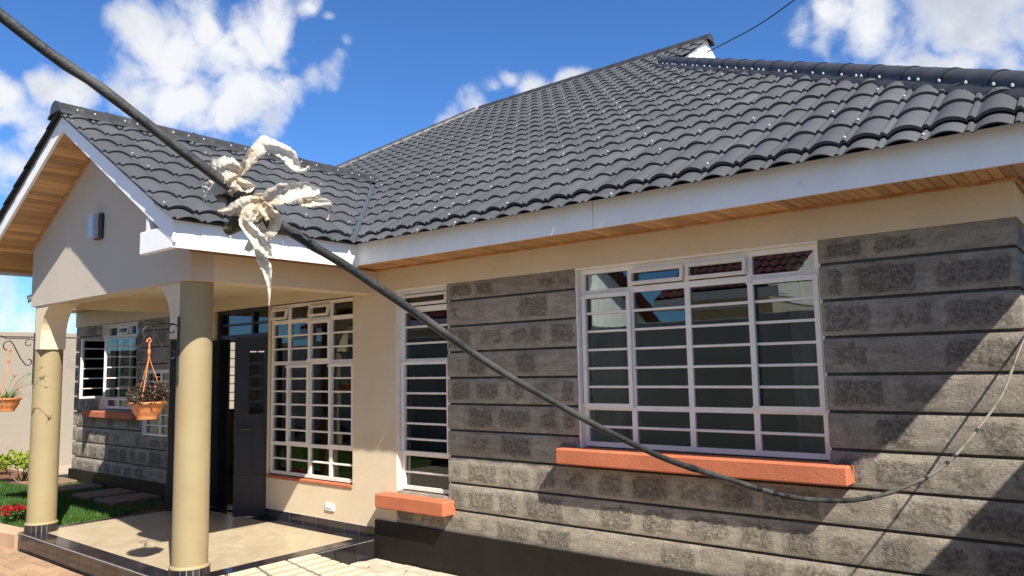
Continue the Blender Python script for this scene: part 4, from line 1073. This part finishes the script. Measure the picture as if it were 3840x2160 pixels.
# overhead wire from the gablet
wa = Vector((GX1+.05, YR-.05, ZRM-.22)); wb_pts = []
for (u, v, dd) in [(2680, 180, 0), (2760, 140, .25), (2850, 90, .5), (2978, 0, 1.0), (3110, -110, 1.5)]:
    d = ray(u, v); base = (wa-CAM).dot(_f); wb_pts.append(CAM+d*(base*(1-.06*dd)))
wb_pts[0] = wa
for k in range(1, 8): wb_pts.append(wb_pts[4]+(wb_pts[4]-wb_pts[3])*k*1.6)
tag(obj('overhead_wire', MB().tube(smooth(wb_pts, 4), .009, 6), 'wire'), 'thin black service wire rising from the roof gablet', 'wire')

# ------------------------------------------------------------------ torn plastic bags tied to the cable
def cdep(u, v): d = ray(u, v); return (A_-CAM).dot(nv)/d.dot(nv)
def c7(x, y): return 600+x/1.811, 400+y/1.811
from mathutils import noise as mnoise
def ribbon(pts, seed, grime=.2, cross=12, crumple=.0045, dz=0.):
    # pts: (x, y, half width, depth offset); a crumpled strip of film
    rs = random.Random(seed); fine = []; SUBD = 9
    for i in range(len(pts)-1):
        p0, p1, p2, p3 = pts[max(i-1, 0)], pts[i], pts[i+1], pts[min(i+2, len(pts)-1)]
        for k in range(SUBD):
            t = k/SUBD; fine.append([.5*(2*b+(c-a)*t+(2*a-5*b+4*c-d)*t*t+(3*b-a-3*c+d)*t**3) for a, b, c, d in zip(p0, p1, p2, p3)])
    fine.append(list(pts[-1])); P = []; n = len(fine); G = []
    for i, (x, y, h, o) in enumerate(fine):
        a, b = fine[max(i-1, 0)], fine[min(i+1, n-1)]; tx, ty = b[0]-a[0], b[1]-a[1]; L = math.hypot(tx, ty) or 1; nx, ny_ = -ty/L, tx/L
        h = max(h, 2)
        for j in range(cross+1):
            s_ = j/cross*2-1
            rag = 1+.22*mnoise.noise(Vector((i*.23, s_*1.2, seed*3.1)))+(.16*mnoise.noise(Vector((i*.9, s_*4, seed))) if j in (0, 1, cross-1, cross) else 0)
            px_, py_ = x+nx*s_*h*rag, y+ny_*s_*h*rag
            if i == n-1: px_ += rs.uniform(-8, 8); py_ += rs.uniform(-8, 8)
            q = Vector((px_, py_, seed*40.))
            fold = crumple*(1.1*math.sin(s_*3.4+i*.12+seed)+1.7*(.5-abs(mnoise.noise(q/38.)))+.75*(.5-abs(mnoise.noise(q/17.)))+.2*mnoise.noise(q/8.))*min(1, h/22)
            u, v = c7(px_, py_); P.append(at(u, v, cdep(*c7(660, 620))-.012+o+fold+dz))
            G.append(max(0, min(1, grime+.7*max(0, 1-i/(n*.38))+.35*mnoise.noise(q/40.))))
    w_ = cross+1; mb = MB(); mb.add(P, [(i*w_+j, i*w_+j+1, (i+1)*w_+j+1, (i+1)*w_+j) for i in range(n-1) for j in range(cross)], True)
    mb.attr = ('grime', G); return mb
def knot(x, y, r, seed, par, m='bag'):
    rs = random.Random(seed); u, v = c7(x, y); c = at(u, v, cdep(*c7(660, 620))-.02); rad_ = r/1.811/FPX*c.copy().length*0+r/1.811/FPX*1.45
    mb = MB(); nu, nv_ = 14, 10; vs = []
    for j in range(nv_+1):
        for i in range(nu):
            th, ph = 2*math.pi*i/nu, math.pi*j/nv_; q = rad_*(1+.18*math.sin(3*th+seed)+.12*math.sin(5*ph+2*th)+rs.gauss(0, .05))
            vs.append(c+Vector((q*math.sin(ph)*math.cos(th), q*math.sin(ph)*math.sin(th), q*.9*math.cos(ph))))
    mb.add(vs, [(j*nu+i, j*nu+(i+1) % nu, (j+1)*nu+(i+1) % nu, (j+1)*nu+i) for j in range(nv_) for i in range(nu)], True)
    if m == 'bag': mb.attr = ('grime', [.55+rs.gauss(0, .1) for _ in vs])
    return obj('knot', mb, m, par)
k1 = at(*c7(515, 465), cdep(*c7(660, 620))); k2 = at(*c7(690, 650), cdep(*c7(660, 620)))
b1 = thing('plastic_bag', 'torn cream plastic bag knotted to the cable, its strip curling upward', 'plastic bag', k1)
knot(518, 470, 34, 3, b1)
for pp, sd, gr in [
    ([(540, 460, 16, -.01), (590, 390, 38, -.02), (650, 310, 50, -.02), (700, 255, 56, -.01), (760, 268, 48, 0), (830, 300, 46, .01), (880, 338, 48, .01), (910, 395, 44, .01), (940, 428, 24, .0), (985, 430, 16, 0), (1012, 408, 10, 0)], 1, .10),
    ([(690, 262, 34, 0), (688, 232, 20, .005), (682, 206, 10, .01)], 9, .05),
    ([(540, 445, 26, -.02), (490, 412, 56, -.03), (430, 402, 62, -.03), (378, 415, 58, -.02), (345, 430, 52, -.01)], 2, .10),
    ([(520, 480, 28, -.025), (470, 498, 62, -.035), (410, 520, 70, -.03), (355, 545, 58, -.02), (318, 570, 40, -.015), (303, 610, 18, -.01), (300, 642, 4, -.01)], 3, .05),
    ([(515, 480, 26, -.02), (492, 540, 52, -.03), (465, 600, 36, -.02)], 4, .5),
    ([(520, 490, 22, -.02), (570, 535, 42, -.03), (610, 545, 34, -.02), (640, 540, 12, -.01)], 5, .45)]:
    obj('strip', ribbon(pp, sd, gr), 'bag', b1)
b2 = thing('plastic_bag', 'torn cream plastic bag knotted to the cable, its strip hanging down', 'plastic bag', k2)
knot(682, 655, 36, 5, b2)
for pp, sd, gr in [
    ([(700, 638, 28, -.02), (770, 608, 62, -.03), (860, 586, 74, -.03), (960, 582, 78, -.02), (1045, 592, 52, -.01), (1088, 590, 34, 0)], 6, .18),
    ([(960, 640, 34, -.02), (1050, 645, 38, -.025), (1120, 650, 28, -.02), (1156, 664, 16, -.01), (1150, 710, 11, 0), (1138, 768, 7, 0)], 7, .05),
    ([(690, 655, 40, -.02), (620, 664, 66, -.03), (540, 684, 62, -.03), (465, 704, 34, -.02), (400, 708, 10, -.01)], 8, .28),
    ([(690, 670, 50, -.015), (640, 720, 60, -.03), (590, 760, 50, -.03), (560, 770, 34, -.02)], 15, .4),
    ([(655, 680, 38, -.035), (605, 728, 54, -.045), (585, 790, 46, -.045), (635, 865, 46, -.045), (690, 935, 54, -.045), (728, 1000, 36, -.04), (740, 1024, 24, -.04)], 10, .12),
    ([(650, 965, 14, -.03), (690, 1030, 36, -.03), (724, 1100, 34, -.03), (737, 1190, 18, -.03), (743, 1270, 11, -.03), (740, 1346, 3, -.03)], 11, .02),
    ([(740, 700, 30, .0), (762, 770, 66, .0), (720, 850, 64, .0), (640, 920, 46, .01), (585, 975, 20, .01)], 12, .3),
    ([(690, 655, 24, -.03), (720, 700, 46, -.035), (745, 765, 32, -.03)], 13, .8),
    ([(640, 610, 12, -.01), (680, 608, 26, -.02), (715, 625, 22, -.02)], 14, .75)]:
    obj('strip', ribbon(pp, sd, gr), 'bag', b2)
# dark rag and stub wrapped round the cable between the knots
rag = thing('cable_wrap', 'dark olive wrapping round the cable between the two plastic bags', 'wrapping', at(*c7(510, 640), cdep(*c7(660, 620))))
u0, v0_ = c7(440, 520); dp = cdep(*c7(660, 620))
seg = [at(*c7(a, b), dp+.005) for a, b in [(400, 540), (470, 590), (520, 640), (600, 690), (690, 740), (760, 760)]]
obj('wrap', MB().tube(smooth(seg, 5), [.014+.010*abs(math.sin(i*.45)) for i in range(26)], 10), 'darkmetal', rag)
seg = [at(*c7(a, b), dp-.005) for a, b in [(560, 720), (530, 780), (490, 820), (445, 850)]]
obj('stub', MB().tube(smooth(seg, 4), [.016, .018, .019, .019, .018, .017, .016, .014, .013, .012, .011, .010, .008], 10), 'olive', rag)
seg = [at(*c7(a, b), dp-.01) for a, b in [(560, 600), (600, 575), (636, 540)]]
obj('stub', MB().tube(smooth(seg, 4), [.013, .012, .012, .011, .010, .009, .008, .007, .005], 10), 'olive', rag)
